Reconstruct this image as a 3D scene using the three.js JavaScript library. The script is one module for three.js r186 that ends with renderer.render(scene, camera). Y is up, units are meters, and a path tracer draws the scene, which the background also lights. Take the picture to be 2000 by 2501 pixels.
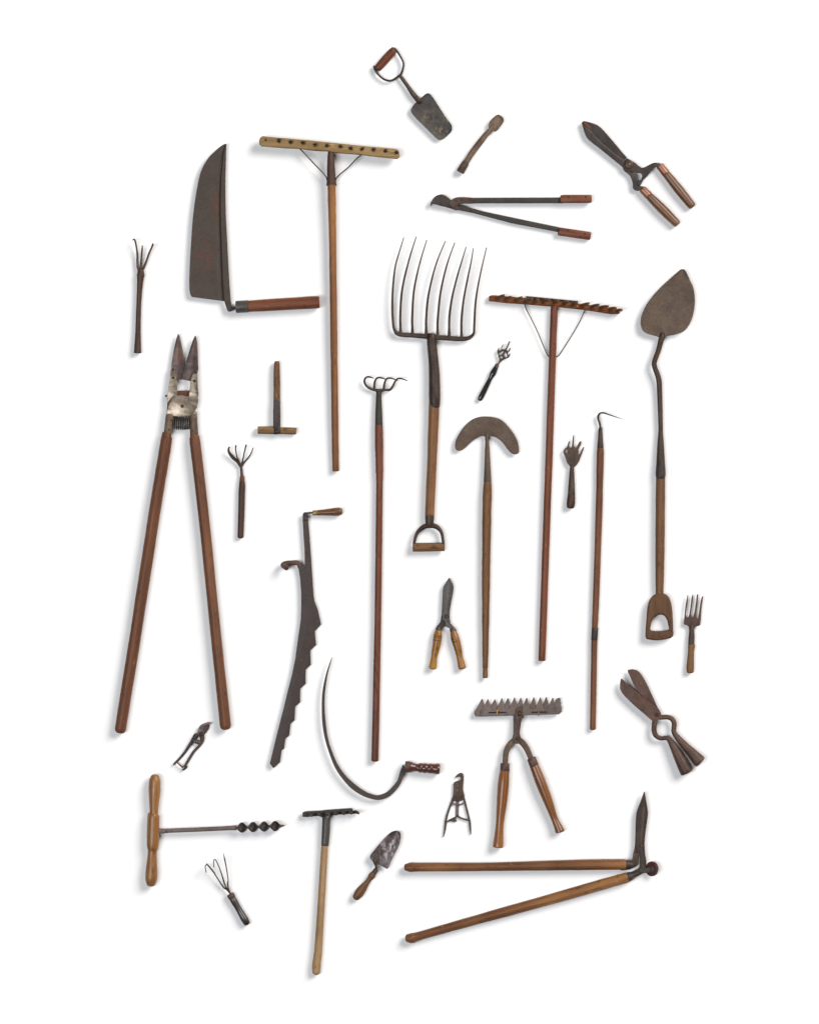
import * as THREE from 'three';
import { toCreasedNormals, mergeVertices } from 'three/addons/utils/BufferGeometryUtils.js';
import { RectAreaLightUniformsLib } from 'three/addons/lights/RectAreaLightUniformsLib.js';

// ------------------------------------------------------------------ camera, lamps, exposure
// Old garden tools laid out on a white studio floor, photographed from straight above.
// S: metres per unit of the measured layout (2000 x 2501 units); heights use the same unit.
const S = 0.0013, CX = 1000, CY = 1250.5, CAM_H = 16;
const scene = new THREE.Scene();
scene.background = new THREE.Color(0x000000);
const camera = new THREE.PerspectiveCamera(2 * Math.atan(CY * S / CAM_H) * 180 / Math.PI, 2000 / 2501, 0.1, 60);
camera.position.set(0, CAM_H, 0);
camera.up.set(0, 0, -1);
camera.lookAt(0, 0, 0);
scene.add(camera);
const renderer = new THREE.WebGLRenderer({ antialias: true });
renderer.toneMapping = THREE.LinearToneMapping;
renderer.toneMappingExposure = 1.13;
renderer.shadowMap.enabled = true;
RectAreaLightUniformsLib.init();
function softbox(dir, dist, w, h, intensity, color) {
  const l = new THREE.RectAreaLight(color, intensity, w, h);
  l.position.copy(new THREE.Vector3(...dir).normalize().multiplyScalar(dist));
  l.lookAt(0, 0, 0);
  scene.add(l);
  return l;
}
softbox([0.80, 0.84, -0.66], 20, 10.5, 10.5, 12.6, 0xfffaf5);   // key: large softbox, upper right
softbox([-0.40, 1.0, 0.12], 22, 6, 14, 11.6, 0xf8fbff);      // fill: tall softbox overhead, to the left

// ------------------------------------------------------------------ noise and textures
function rng(seed) { let a = seed >>> 0; return () => { a = (a + 0x6D2B79F5) >>> 0; let t = Math.imul(a ^ (a >>> 15), 1 | a); t = (t + Math.imul(t ^ (t >>> 7), 61 | t)) ^ t; return ((t ^ (t >>> 14)) >>> 0) / 4294967296; }; }
const rand = rng(77);
const hash = (x, y, s) => { let h = Math.imul(x, 374761393) + Math.imul(y, 668265263) + Math.imul(s, 2147483647 ^ 0x5bd1e995); h = Math.imul(h ^ (h >>> 13), 1274126177); return ((h ^ (h >>> 16)) >>> 0) / 4294967296; };
function vn(x, y, s) {
  const xi = Math.floor(x), yi = Math.floor(y), fx = x - xi, fy = y - yi;
  const u = fx * fx * (3 - 2 * fx), v = fy * fy * (3 - 2 * fy);
  const a = hash(xi, yi, s), b = hash(xi + 1, yi, s), c = hash(xi, yi + 1, s), d = hash(xi + 1, yi + 1, s);
  return a + (b - a) * u + (c - a) * v + (a - b - c + d) * u * v;
}
const fbm = (x, y, s, o = 3) => { let t = 0, a = 0.5, n = 0; for (let i = 0; i < o; i++) { t += a * vn(x, y, s + i * 17); n += a; a *= 0.55; x *= 2.03; y *= 2.03; } return t / n; };
const sm = (a, b, x) => { const t = Math.min(1, Math.max(0, (x - a) / (b - a))); return t * t * (3 - 2 * t); };
const hex = (h) => [(h >> 16) & 255, (h >> 8) & 255, h & 255];
const mix = (a, b, t) => [a[0] + (b[0] - a[0]) * t, a[1] + (b[1] - a[1]) * t, a[2] + (b[2] - a[2]) * t];
function dataTex(w, h, px, srgb, rx, ry) {
  const t = new THREE.DataTexture(px, w, h, THREE.RGBAFormat);
  t.magFilter = THREE.LinearFilter; t.minFilter = THREE.LinearMipmapLinearFilter; t.generateMipmaps = true;
  t.wrapS = t.wrapT = THREE.RepeatWrapping; t.repeat.set(rx, ry);
  if (srgb) t.colorSpace = THREE.SRGBColorSpace;
  t.needsUpdate = true;
  return t;
}
let seedCount = 11;
const WU = 0.16, WV = 1.45, MU = 1.0;      // metres that one wood / metal texture covers
function wood(mid, dark, light, o = {}) {
  const w = 160, h = 1024, s = (seedCount += 31), px = new Uint8Array(w * h * 4), bp = new Uint8Array(w * h * 4);
  const M = hex(mid), D = hex(dark), L = hex(light), blot = o.blotch ?? 1, str = o.streak ?? 0.8, stain = o.stain ?? 0.5, nick = o.nick ?? 1;
  for (let j = 0; j < h; j++) for (let i = 0; i < w; i++) {
    const u = i / w * WU, v = j / h * WV;
    const wob = (fbm(u * 30, v * 4, s + 5, 2) - 0.5) * 0.012;
    const g1 = fbm((u + wob) * 420, v * 7, s, 3), g2 = fbm((u + wob) * 130, v * 2.6, s + 3, 2), fib = vn(u * 800, v * 60, s + 8);
    const b = fbm(u * 9, v * 5, s + 9, 3), b2 = fbm(u * 90, v * 40, s + 10, 3);
    const ring = (u + (fbm(u * 12, v * 2.2, s + 50, 2) - 0.5) * 0.09) * 230, fr = ring - Math.floor(ring), line = sm(0.62, 0.95, fr) * sm(1, 0.96, fr) * (0.35 + 0.65 * vn(ring * 0.9, v * 9, s + 52));
    let c = mix(M, D, sm(0.45, 0.8, g1) * 0.45 * str + sm(0.5, 0.85, g2) * 0.3 * str);
    c = mix(c, D.map((x) => x * 0.72), line * 0.6 * (o.figure ?? 1));
    c = mix(c, L, sm(0.5, 0.9, 1 - g2) * 0.4 * str + sm(0.5, 0.85, b) * 0.4 * blot);
    c = mix(c, D, sm(0.55, 0.85, 1 - b) * 0.35 * blot);
    c = mix(c, D.map((x) => x * 0.7), sm(0.66, 0.84, b2) * stain * 0.6);
    for (const [su, sv, sr] of o.spots ?? []) { const d = Math.hypot((u - su) * 1.1, v - sv); if (d < sr * 2.4) { const e = d / sr + (fbm(u * 700, v * 260, s + 40, 3) - 0.5) * 1.7; c = mix(c, [38, 26, 18], sm(1.15, 0.35, e) * 0.9); } }
    const n = vn(u * 300, v * 70, s + 21);
    if (nick) c = mix(c, L.map((x) => Math.min(255, x * 1.35 + 12)), sm(0.955, 0.985, n) * 0.7 * nick);
    const f = (0.93 + 0.14 * fib) * (o.tone ?? 0.91), k = (j * w + i) * 4;
    px[k] = Math.min(255, c[0] * f); px[k + 1] = Math.min(255, c[1] * f); px[k + 2] = Math.min(255, c[2] * f); px[k + 3] = 255;
    bp[k] = bp[k + 1] = bp[k + 2] = 255 * Math.min(1, 0.45 * g1 + 0.25 * fib + 0.3 * b2); bp[k + 3] = 255;
  }
  const m = new THREE.MeshPhysicalMaterial({ map: dataTex(w, h, px, true, 1 / WU, 1 / WV), bumpMap: dataTex(w, h, bp, false, 1 / WU, 1 / WV), bumpScale: o.bump ?? 0.0006, roughness: o.rough ?? 0.55, specularIntensity: o.spec ?? 0.55, clearcoat: o.coat ?? 0, clearcoatRoughness: o.coatRough ?? 0.3 });
  m.userData.fixed = !!o.spots;
  return m;
}
function iron(mid, dark, light, rust, o = {}) {
  const w = 640, h = 640, s = (seedCount += 31), px = new Uint8Array(w * h * 4), bp = new Uint8Array(w * h * 4);
  const M = hex(mid), D = hex(dark), L = hex(light), R = hex(rust), ra = o.rust ?? 0.5, sc = o.scratch ?? 0.6, bl = o.blotch ?? 1, sp = o.speck ?? 0.5;
  for (let j = 0; j < h; j++) for (let i = 0; i < w; i++) {
    const u = i / w * MU, v = j / h * MU;
    const b = fbm(u * 26, v * 26, s, 3), b2 = fbm(u * 80, v * 80, s + 4, 3), fine = vn(u * 520, v * 520, s + 7), sx = vn(u * 90 + v * 40, v * 420 - u * 100, s + 12), r = fbm(u * 34 + 7, v * 34, s + 15, 3), pit = vn(u * 230, v * 230, s + 19);
    let c = mix(M, D, sm(0.45, 0.75, b) * 0.7 * bl + sm(0.55, 0.8, b2) * 0.4 * bl);
    c = mix(c, L, sm(0.5, 0.8, 1 - b) * 0.45 * bl + sm(0.6, 0.85, 1 - b2) * 0.3 * bl);
    c = mix(c, R, Math.min(1, sm(0.56, 0.8, r) * ra * (0.4 + 0.9 * b2)));
    for (const [su, sv, ru, rv, pc = 0x7c4232, pa = 0.8] of o.patch ?? []) { const d = Math.hypot((u - su) / ru, (v - sv) / rv); c = mix(c, hex(pc), sm(1.2, 0.2, d) * sm(0.45, 0.7, fbm(u * 150, v * 90, s + 33, 3)) * pa); }
    if (o.streak) { const q = fbm(u * 26 + v * 40, v * 110 - u * 42, s + 44, 3); c = mix(c, D, sm(0.5, 0.75, q) * o.streak); c = mix(c, L, sm(0.5, 0.25, q) * o.streak); }
    c = mix(c, L.map((x) => Math.min(255, x * 1.4 + 14)), sm(0.9, 0.98, sx) * sc * 0.5);
    c = mix(c, D.map((x) => x * 0.55), sm(0.86, 0.97, pit) * sp);
    c = mix(c, L.map((x) => Math.min(255, x * 1.25)), sm(0.9, 0.98, 1 - pit) * sp * 0.6);
    const f = (0.9 + 0.2 * fine) * (o.tone ?? 0.77), k = (j * w + i) * 4;
    px[k] = Math.min(255, c[0] * f); px[k + 1] = Math.min(255, c[1] * f); px[k + 2] = Math.min(255, c[2] * f); px[k + 3] = 255;
    bp[k] = bp[k + 1] = bp[k + 2] = 255 * Math.min(1, 0.35 * b2 + 0.3 * fine + 0.35 * (1 - sm(0.7, 0.97, pit))); bp[k + 3] = 255;
  }
  const m = new THREE.MeshPhysicalMaterial({ map: dataTex(w, h, px, true, 1 / MU, 1 / MU), bumpMap: dataTex(w, h, bp, false, 1 / MU, 1 / MU), bumpScale: o.bump ?? 0.0009, roughness: o.rough ?? 0.58, metalness: o.metal ?? 0.1, specularIntensity: o.spec ?? 0.55 });
  m.userData.fixed = !!o.patch;
  return m;
}
const PEGS = [[178, 150], [320, 157], [447, 170], [578, 180], [710, 200], [835, 210], [978, 222], [1092, 240], [1213, 248], [1340, 255], [1465, 268], [1582, 285]];
const pegStep = 390 / 1724 * S;
const W = {
  red: wood(0x6f4329, 0x4a2a1a, 0x8c5b36, { rough: 0.5 }),
  rust: wood(0x743f27, 0x4c2919, 0x8f5536, { rough: 0.48, figure: 1.4 }),
  redHead: wood(0x7e4a2c, 0x472617, 0x99673e, { rough: 0.75, stain: 0.7, spec: 0.25 }),
  golden: wood(0x82522b, 0x57351b, 0x9f6c38, { rough: 0.48, blotch: 1.4 }),
  brown: wood(0x825836, 0x593b23, 0x9c6f45, { rough: 0.5, blotch: 1.2 }),
  edger: wood(0x77502f, 0x4c311d, 0x936a41, { rough: 0.55, figure: 1.8, streak: 1.2 }),
  orange: wood(0x8b562c, 0x5f381b, 0xa8733f, { rough: 0.34, coat: 0.3, coatRough: 0.22, stain: 0.35, bump: 0.0001 }),
  auger: wood(0x8f6033, 0x603c1d, 0xab7b46, { rough: 0.38, coat: 0.25, stain: 0.6, blotch: 1.5, bump: 0.00015 }),
  pale: wood(0xab8b64, 0x866643, 0xc2a47d, { rough: 0.62, stain: 0.45, blotch: 1.3 }),
  head: wood(0x9c8159, 0x705739, 0xb4996b, { rough: 0.8, stain: 0.9, blotch: 1.6, spec: 0.25, spots: PEGS.map(([x, y], i) => [(y - 107) * pegStep + 0.011, (x - 107) * pegStep + 0.011, i ? 0.0085 : 0.005]) }),
  yellow: wood(0xa16c25, 0x664017, 0xba863a, { rough: 0.4, coat: 0.3, blotch: 1.6, stain: 0.9, bump: 0.00015 }),
  walnut: wood(0x66462d, 0x40291a, 0x805d3e, { rough: 0.6, blotch: 1.4 }),
  oak: wood(0x724e31, 0x48301d, 0x8d6743, { rough: 0.58, stain: 0.7, blotch: 1.4 }),
  grey: wood(0x856446, 0x563e29, 0xa28563, { rough: 0.8, stain: 0.9, bump: 0.0012, spec: 0.25 }),
  dark: wood(0x4b3226, 0x2f1e16, 0x614535, { rough: 0.5, nick: 0.8 }),
  black: wood(0x231f1f, 0x151212, 0x352e2a, { rough: 0.3, coat: 0.6, coatRough: 0.16, nick: 0.2, bump: 0 }),
  ebony: wood(0x2f2422, 0x1c1513, 0x44342f, { rough: 0.34, coat: 0.45, coatRough: 0.2, nick: 0.2, bump: 0 }),
  maroon: wood(0x5b352e, 0x3a231e, 0x734b3f, { rough: 0.32, coat: 0.4, coatRough: 0.2, nick: 0.3, bump: 0.0001 }),
  polish: wood(0x714a2d, 0x482c1a, 0x8f6640, { rough: 0.4, coat: 0.22, coatRough: 0.3, stain: 0.7, blotch: 1.4, bump: 0.00015 }),
  shears: wood(0x7d5131, 0x4f311d, 0x9a6c3f, { rough: 0.46, stain: 0.6, blotch: 1.9 }),
  worn: wood(0x745035, 0x4c3321, 0x916b49, { rough: 0.6, stain: 0.7, figure: 1.6 }),
};
const M = {
  iron: iron(0x4a403c, 0x372f2c, 0x605650, 0x5b4234, { rough: 0.52 }),
  knife: iron(0x564a42, 0x4a3e37, 0x615449, 0x684436, { rust: 0.25, blotch: 0.5, scratch: 0.3, rough: 0.62, speck: 0.35, patch: [[0.05, 0.345, 0.034, 0.07], [0.085, 0.2, 0.016, 0.07]] }),
  saw: iron(0x514542, 0x453936, 0x5c4f4a, 0x553d33, { rust: 0.35, blotch: 0.5, scratch: 0.35, speck: 0.4 }),
  rust: iron(0x5b443b, 0x46332c, 0x6d5449, 0x6d4834, { tone: 0.86, rust: 0.55, bump: 0.0014, rough: 0.5 }),
  fork: iron(0x4f3d32, 0x3a2c24, 0x645043, 0x5a4131, { rough: 0.46 }),
  steel: iron(0x887c6e, 0x5c5145, 0xa99d8d, 0x74583f, { metal: 0.45, rough: 0.34, rust: 0.3, bump: 0.0003, speck: 0.3, streak: 0.5, tone: 0.95 }),
  shear: iron(0x665450, 0x4c3f40, 0x84726a, 0x7a4f3a, { metal: 0.35, rough: 0.4, rust: 0.6, streak: 0.3 }),
  grey: iron(0x635e5a, 0x4f4a47, 0x777370, 0x5c4f45, { metal: 0.3, rough: 0.44, rust: 0.25, blotch: 0.5, speck: 0.3 }),
  spade: iron(0x635347, 0x52443d, 0x776754, 0x6b4a39, { tone: 0.86, rust: 0.35, rough: 0.64, blotch: 0.8 }),
  shovel: iron(0x4f4a47, 0x413c3a, 0x7a6d56, 0x7d6a4e, { rust: 0.35, rough: 0.55, patch: [[0.097, 0.122, 0.03, 0.022, 0xa3906c, 0.8], [0.114, 0.092, 0.014, 0.026, 0xa3906c, 0.8], [0.054, 0.077, 0.03, 0.03, 0x8f8a86, 0.55]] }),
  scoop: iron(0x6d5a4a, 0x4f4135, 0x857360, 0x6a4e3a, { tone: 0.95, rough: 0.6 }),
  olive: iron(0x47423a, 0x3a362f, 0x565147, 0x4f3d32, { rust: 0.4, blotch: 0.6, scratch: 0.3, speck: 0.3 }),
  trowel: iron(0x675d5d, 0x473e3d, 0x928b8a, 0x6d5240, { patch: [[0.06, 0.058, 0.05, 0.055, 0xb3adb0, 0.75], [0.03, 0.02, 0.02, 0.02, 0x8f6248, 0.5]], tone: 0.95, metal: 0.3, rough: 0.46, rust: 0.5, speck: 0.8 }),
  comb: iron(0x6a5d59, 0x564945, 0x7d706b, 0x6b523f, { tone: 0.9, rust: 0.45, rough: 0.55 }),
  brownplate: iron(0x5c4a3e, 0x473930, 0x705f51, 0x674a38, { rust: 0.5, rough: 0.55 }),
  copper: iron(0x7c5543, 0x5f4033, 0x98735e, 0x6c4633, { tone: 1.0, metal: 0.5, rough: 0.4, rust: 0.3, speck: 0.2, bump: 0.0003 }),
  brass: iron(0x94794e, 0x735936, 0xb09565, 0x765b3c, { tone: 0.95, metal: 0.55, rough: 0.4, rust: 0.3, speck: 0.2, bump: 0.0003 }),
  wheel: iron(0x603134, 0x452528, 0x70403f, 0x4d302b, { metal: 0, rough: 0.55, rust: 0.4 }),
  orangeRust: iron(0x7a4a32, 0x5c3625, 0x8f5f42, 0x854c2c, { metal: 0, rough: 0.75, rust: 0.5 }),
  hole: new THREE.MeshStandardMaterial({ color: 0x17100c, roughness: 0.9 }),  // flat near-black; paints the darkness of holes and slots, also colours pegs
};

// ------------------------------------------------------------------ geometry helpers (layout units in, metres out)
// the crease helper matches corners on a 1 cm grid, so it works on a copy in millimetres / 5
const creased = (g, a) => { g.scale(5000, 5000, 5000); const r = toCreasedNormals(g, a); r.scale(1 / 5000, 1 / 5000, 1 / 5000); return r; };
const X = (x) => (x - CX) * S, Z = (y) => (y - CY) * S;
const frame = (x0, y0, x1, w) => { const k = (x1 - x0) / w; const f = (a) => [x0 + a[0] * k, y0 + a[1] * k, ...a.slice(2)]; f.k = k; f.all = (l) => l.map(f); return f; };
const cr = (a, b, c, d, t) => { const t2 = t * t, t3 = t2 * t; return 0.5 * (2 * b + (c - a) * t + (2 * a - 5 * b + 4 * c - d) * t2 + (3 * b - a - 3 * c + d) * t3); };
function spline(pts, n, closed = false) {
  if (n <= 1) return pts;
  const out = [], L = pts.length, g = (i) => closed ? pts[(i + L) % L] : pts[Math.max(0, Math.min(L - 1, i))];
  for (let i = 0; i < (closed ? L : L - 1); i++) for (let k = 0; k < n; k++) out.push(pts[0].map((_, q) => cr(g(i - 1)[q], g(i)[q], g(i + 1)[q], g(i + 2)[q], k / n)));
  if (!closed) out.push(pts[L - 1]);
  return out;
}
// a bar with changing half-width and half-height along stations [x, y, height, halfWidth, halfHeight]
function tube(st, o = {}) {
  let p = st.map((a) => [a[0], a[1], a[2], a[3], a[4] ?? a[3] * (o.flat ?? 1)]);
  p = spline(p, o.smooth ?? 1);
  const V = (a) => new THREE.Vector3(a[0], a[2], a[1]);
  const wobble = o.wobble ?? 0, ws = Math.floor(rand() * 1e6);
  if (wobble) p = p.map((a, i) => { const d = Math.hypot(a[0] - p[0][0], a[1] - p[0][1]); const m = 1 + wobble * (vn(d / 14, 0, ws) - 0.5) * 2; const b = wobble * a[3] * 1.6 * (vn(d / 70, 3, ws) - 0.5); return [a[0] + b, a[1] + b * 0.5, a[2], a[3] * m, a[4] * m]; });
  const end = (i0, i1, len) => {
    const a = p[i0], d = V(a).sub(V(p[i1])).normalize(), out = [], n = 5;
    for (let k = 1; k <= n; k++) { const q = k / n * Math.PI / 2, c = Math.cos(q), s = Math.sin(q), f = o.blunt ? Math.pow(c, o.blunt) : c; out.push([a[0] + d.x * len * s, a[1] + d.z * len * s, a[2] + d.y * len * s, Math.max(a[3] * f, 1e-3), Math.max(a[4] * f, 1e-3)]); }
    return out;
  };
  const flatEnd = (i0, i1) => { const a = p[i0], d = V(a).sub(V(p[i1])).normalize(), b = Math.min(1.2, a[3] * 0.25); return [[a[0] + d.x * b * 0.7, a[1] + d.z * b * 0.7, a[2] + d.y * b * 0.7, a[3] - b * 0.4, a[4] - b * 0.4], [a[0] + d.x * b, a[1] + d.z * b, a[2] + d.y * b, a[3] - b, a[4] - b], [a[0] + d.x * b, a[1] + d.z * b, a[2] + d.y * b, 1e-3, 1e-3]]; };
  const L = p.length;
  const e1 = o.cap1 ? end(L - 1, L - 2, o.cap1) : flatEnd(L - 1, L - 2), e0 = o.cap0 ? end(0, 1, o.cap0) : flatEnd(0, 1);
  const inner = p.slice();
  p = [...e0.reverse(), ...inner, ...e1];
  const N = o.n ?? 16, pos = [], uv = [], idx = [];
  let side = null, len = 0;
  let dirs = p.map((_, i) => { const k = Math.max(e0.length, Math.min(e0.length + inner.length - 1, i)); const a = V(p[Math.max(e0.length, k - 1)]), b = V(p[Math.min(e0.length + inner.length - 1, k + 1)]); return b.sub(a).normalize(); });
  const rmax = Math.max(...inner.map((a) => a[3]));
  p.forEach((a, i) => {
    const t = dirs[i];
    if (i) len += Math.hypot(a[0] - p[i - 1][0], a[1] - p[i - 1][1], a[2] - p[i - 1][2]);
    let s2 = new THREE.Vector3(t.z, 0, -t.x);
    if (s2.length() < 0.2 && side) s2 = side.clone().addScaledVector(t, -side.dot(t));
    s2.normalize();
    if (side && s2.dot(side) < 0) s2.negate();
    side = s2;
    const up = new THREE.Vector3().crossVectors(t, side).normalize();
    const tw = o.twist ? o.twist(Math.max(0, Math.min(1, (i - e0.length) / (inner.length - 1)))) : 0;
    for (let k = 0; k <= N; k++) {
      const q = k / N * 2 * Math.PI - Math.PI / 2;
      let cx = Math.cos(q), cy = Math.sin(q);
      if (o.square) { const e = o.square; cx = Math.sign(cx) * Math.pow(Math.abs(cx), e); cy = Math.sign(cy) * Math.pow(Math.abs(cy), e); }
      let ax = cx * a[3], ay = cy * a[4];
      if (tw) [ax, ay] = [ax * Math.cos(tw) - ay * Math.sin(tw), ax * Math.sin(tw) + ay * Math.cos(tw)];
      pos.push(X(a[0] + side.x * ax + up.x * ay), (a[2] + side.y * ax + up.y * ay) * S, Z(a[1] + side.z * ax + up.z * ay));
      uv.push(k / N * 2 * Math.PI * rmax * S, len * S);
    }
  });
  for (let i = 0; i < p.length - 1; i++) for (let k = 0; k < N; k++) { const a = i * (N + 1) + k, b = a + N + 1; idx.push(a, b, a + 1, b, b + 1, a + 1); }
  let g = new THREE.BufferGeometry();
  g.setAttribute('position', new THREE.Float32BufferAttribute(pos, 3)); g.setAttribute('uv', new THREE.Float32BufferAttribute(uv, 2)); g.setIndex(idx);
  g = creased(g, o.crease ?? 0.75);
  return fixWinding(g);
}
// faces outward: the sum of signed volumes must be positive
function fixWinding(g) {
  const p = g.attributes.position.array, n = g.attributes.normal.array; let v = 0;
  for (let i = 0; i < p.length; i += 9) v += p[i] * (p[i + 4] * p[i + 8] - p[i + 5] * p[i + 7]) - p[i + 1] * (p[i + 3] * p[i + 8] - p[i + 5] * p[i + 6]) + p[i + 2] * (p[i + 3] * p[i + 7] - p[i + 4] * p[i + 6]);
  if (v < 0) {
    for (const name of ['position', 'normal', 'uv']) { const at = g.attributes[name], k = at.itemSize, a = at.array; for (let i = 0; i < a.length; i += 3 * k) for (let q = 0; q < k; q++) { const t = a[i + k + q]; a[i + k + q] = a[i + 2 * k + q]; a[i + 2 * k + q] = t; } }
    for (let i = 0; i < n.length; i++) n[i] = -n[i];
  }
  return g;
}
// straight turned piece: profile [t, radius] between two ends at heights h0, h1
const turned = (a, b, h0, h1, prof, o = {}) => tube(prof.map(([t, r]) => [a[0] + (b[0] - a[0]) * t, a[1] + (b[1] - a[1]) * t, h0 + (h1 - h0) * t, r]), o);
// open pipe end / ring: outer radius r0..r1 with a bore
function pipe(a, b, h0, h1, prof, wall, depth) {
  const A = new THREE.Vector3(X(a[0]), h0 * S, Z(a[1])), B = new THREE.Vector3(X(b[0]), h1 * S, Z(b[1])), len = A.distanceTo(B);
  const pts = [new THREE.Vector2(1e-5, depth * len), new THREE.Vector2((prof[0][1] - wall) * S, depth * len), new THREE.Vector2((prof[0][1] - wall) * S, 0.0008)];
  for (const [t, r] of prof) pts.push(new THREE.Vector2(r * S, t * len));
  pts.push(new THREE.Vector2(1e-5, len));
  let g = new THREE.LatheGeometry(pts, 20);
  const uvs = g.attributes.uv; for (let i = 0; i < uvs.count; i++) uvs.setXY(i, uvs.getX(i) * 0.06, g.attributes.position.getY(i));
  g = creased(g, 0.6);
  g.applyQuaternion(new THREE.Quaternion().setFromUnitVectors(new THREE.Vector3(0, 1, 0), B.clone().sub(A).normalize())); g.translate(A.x, A.y, A.z);
  return g;
}
// flat forged plate from an outline
function plate(pts, h0, th, o = {}) {
  const sh = (l, n) => spline(l, n, true).map((a) => new THREE.Vector2(X(a[0]), -Z(a[1])));
  const ol = sh(pts, o.smooth ?? 1); if (THREE.ShapeUtils.isClockWise(ol)) ol.reverse();
  const shape = new THREE.Shape(ol);
  for (const h of o.holes ?? []) { const l = sh(h, o.holeSmooth ?? 3); if (THREE.ShapeUtils.isClockWise(l)) l.reverse(); shape.holes.push(new THREE.Path(l)); }
  const b = Math.min(o.bevel ?? 0.8, th * 0.45) * S;
  let g = new THREE.ExtrudeGeometry(shape, { depth: th * S - 2 * b, bevelEnabled: true, bevelThickness: b, bevelSize: b, bevelOffset: -b, bevelSegments: o.segs ?? 2, curveSegments: 4 });
  g.rotateX(-Math.PI / 2); g.translate(0, h0 * S + b, 0);
  g = creased(mergeVertices(strip(g), 1e-6), 0.6);
  if (o.warp) { const p = g.attributes.position; for (let i = 0; i < p.count; i++) p.setY(i, p.getY(i) + o.warp(p.getX(i) / S + CX, p.getZ(i) / S + CY) * S); }
  planar(g);
  if (o.along) { const uv = g.attributes.uv; for (let i = 0; i < uv.count; i++) uv.setXY(i, uv.getY(i), uv.getX(i)); }
  return g;
}
function strip(g) { g.deleteAttribute('normal'); g.deleteAttribute('uv'); return g; }
function planar(g) { const p = g.attributes.position, uv = new Float32Array(p.count * 2); g.computeBoundingBox(); const m = g.boundingBox.min; for (let i = 0; i < p.count; i++) { uv[2 * i] = p.getX(i) - m.x + (p.getY(i) - m.y) * 0.5; uv[2 * i + 1] = p.getZ(i) - m.z + (p.getY(i) - m.y) * 0.5; } g.setAttribute('uv', new THREE.BufferAttribute(uv, 2)); return g; }
// shaped blade: rows of [left, right] edge points, top height and thickness as functions of u (across) and v (along)
function blade(rows, top, th, o = {}) {
  const R = spline(rows.map((r) => r.flat()), o.smooth ?? 3), K = o.k ?? 14, pos = [], idx = [], n = R.length, m = K + 1;
  const T = typeof th === 'function' ? th : () => th;
  for (const layer of [0, 1]) R.forEach((r, j) => { for (let i = 0; i <= K; i++) { const u = i / K, v = j / (n - 1); const y = top(u, v) - (layer ? T(u, v) : 0); pos.push(X(r[0] + (r[2] - r[0]) * u), y * S, Z(r[1] + (r[3] - r[1]) * u)); } });
  const q = (a, b, c, d) => idx.push(a, b, c, a, c, d), o2 = n * m;
  for (let j = 0; j < n - 1; j++) for (let i = 0; i < K; i++) { const a = j * m + i; q(a, a + 1, a + m + 1, a + m); q(o2 + a, o2 + a + m, o2 + a + m + 1, o2 + a + 1); }
  for (let j = 0; j < n - 1; j++) { const a = j * m, b = j * m + K; q(a, a + m, o2 + a + m, o2 + a); q(b, o2 + b, o2 + b + m, b + m); }
  for (let i = 0; i < K; i++) { const a = i, b = (n - 1) * m + i; q(a, o2 + a, o2 + a + 1, a + 1); q(b, b + 1, o2 + b + 1, o2 + b); }
  let g = new THREE.BufferGeometry(); g.setAttribute('position', new THREE.Float32BufferAttribute(pos, 3)); g.setIndex(idx);
  g = creased(g, o.crease ?? 0.5);
  g.setAttribute('uv', new THREE.BufferAttribute(new Float32Array(g.attributes.position.count * 2), 2));
  return planar(fixWinding(g));
}
const dome = (r, hgt) => { const p = []; for (let i = 0; i <= 5; i++) { const q = i / 5 * Math.PI / 2; p.push(new THREE.Vector2(Math.max(1e-6, r * Math.cos(q)) * S, hgt * Math.sin(q) * S)); } p.unshift(new THREE.Vector2(r * S, -1.5 * S)); return creased(new THREE.LatheGeometry(p, 12), 0.7); };

// ------------------------------------------------------------------ things and parts
const taken = {};
function tool(name, label, category, x, y, group) {
  const g = new THREE.Group(), n = taken[name] = (taken[name] ?? -1) + 1;
  g.name = n ? `${name}_${String(n).padStart(3, '0')}` : name;
  g.position.set(X(x), 0, Z(y)); g.userData = { label, category };
  if (group) g.userData.group = group;
  scene.add(g);
  return g;
}
function part(t, name, geo, mat, parent = t, label) {
  if (geo.attributes.uv && mat.map) {                        // each piece takes its own stretch of the texture
    const uv = geo.attributes.uv, [mu, mv] = Object.values(W).includes(mat) ? [WU, WV] : [MU, MU]; let a = 0, b = 0;
    for (let i = 0; i < uv.count; i++) { a = Math.max(a, uv.getX(i)); b = Math.max(b, uv.getY(i)); }
    const fixed = mat.userData.fixed ? 0 : 1, du = Math.max(0, mu - a) * rand() * fixed, dv = Math.max(0, mv - b) * rand() * fixed;
    for (let i = 0; i < uv.count; i++) uv.setXY(i, uv.getX(i) + du, uv.getY(i) + dv);
  }
  geo.translate(-t.position.x, 0, -t.position.z);
  const m = new THREE.Mesh(geo, mat); m.name = name; m.castShadow = m.receiveShadow = true;
  if (label) m.userData.label = label;
  parent.add(m);
  return m;
}
function rivet(t, name, [x, y], h, r, mat, parent = t, hgt = r * 0.6) { const g = dome(r, hgt); g.translate(X(x), h * S, Z(y)); return part(t, name, g, mat, parent); }
const settle = (t) => { const b = new THREE.Box3().setFromObject(t); t.position.y = -b.min.y; };

// ------------------------------------------------------------------ the floor
{
  const f = new THREE.Mesh(new THREE.BoxGeometry(7, 0.05, 7), new THREE.MeshStandardMaterial({ color: new THREE.Color().setRGB(0.86, 0.86, 0.86), roughness: 0.9 }));
  f.name = 'floor'; f.position.y = -0.0252; f.receiveShadow = true; f.userData = { kind: 'structure', label: 'plain white studio floor under the tools', category: 'floor' };
  scene.add(f);
}

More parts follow.
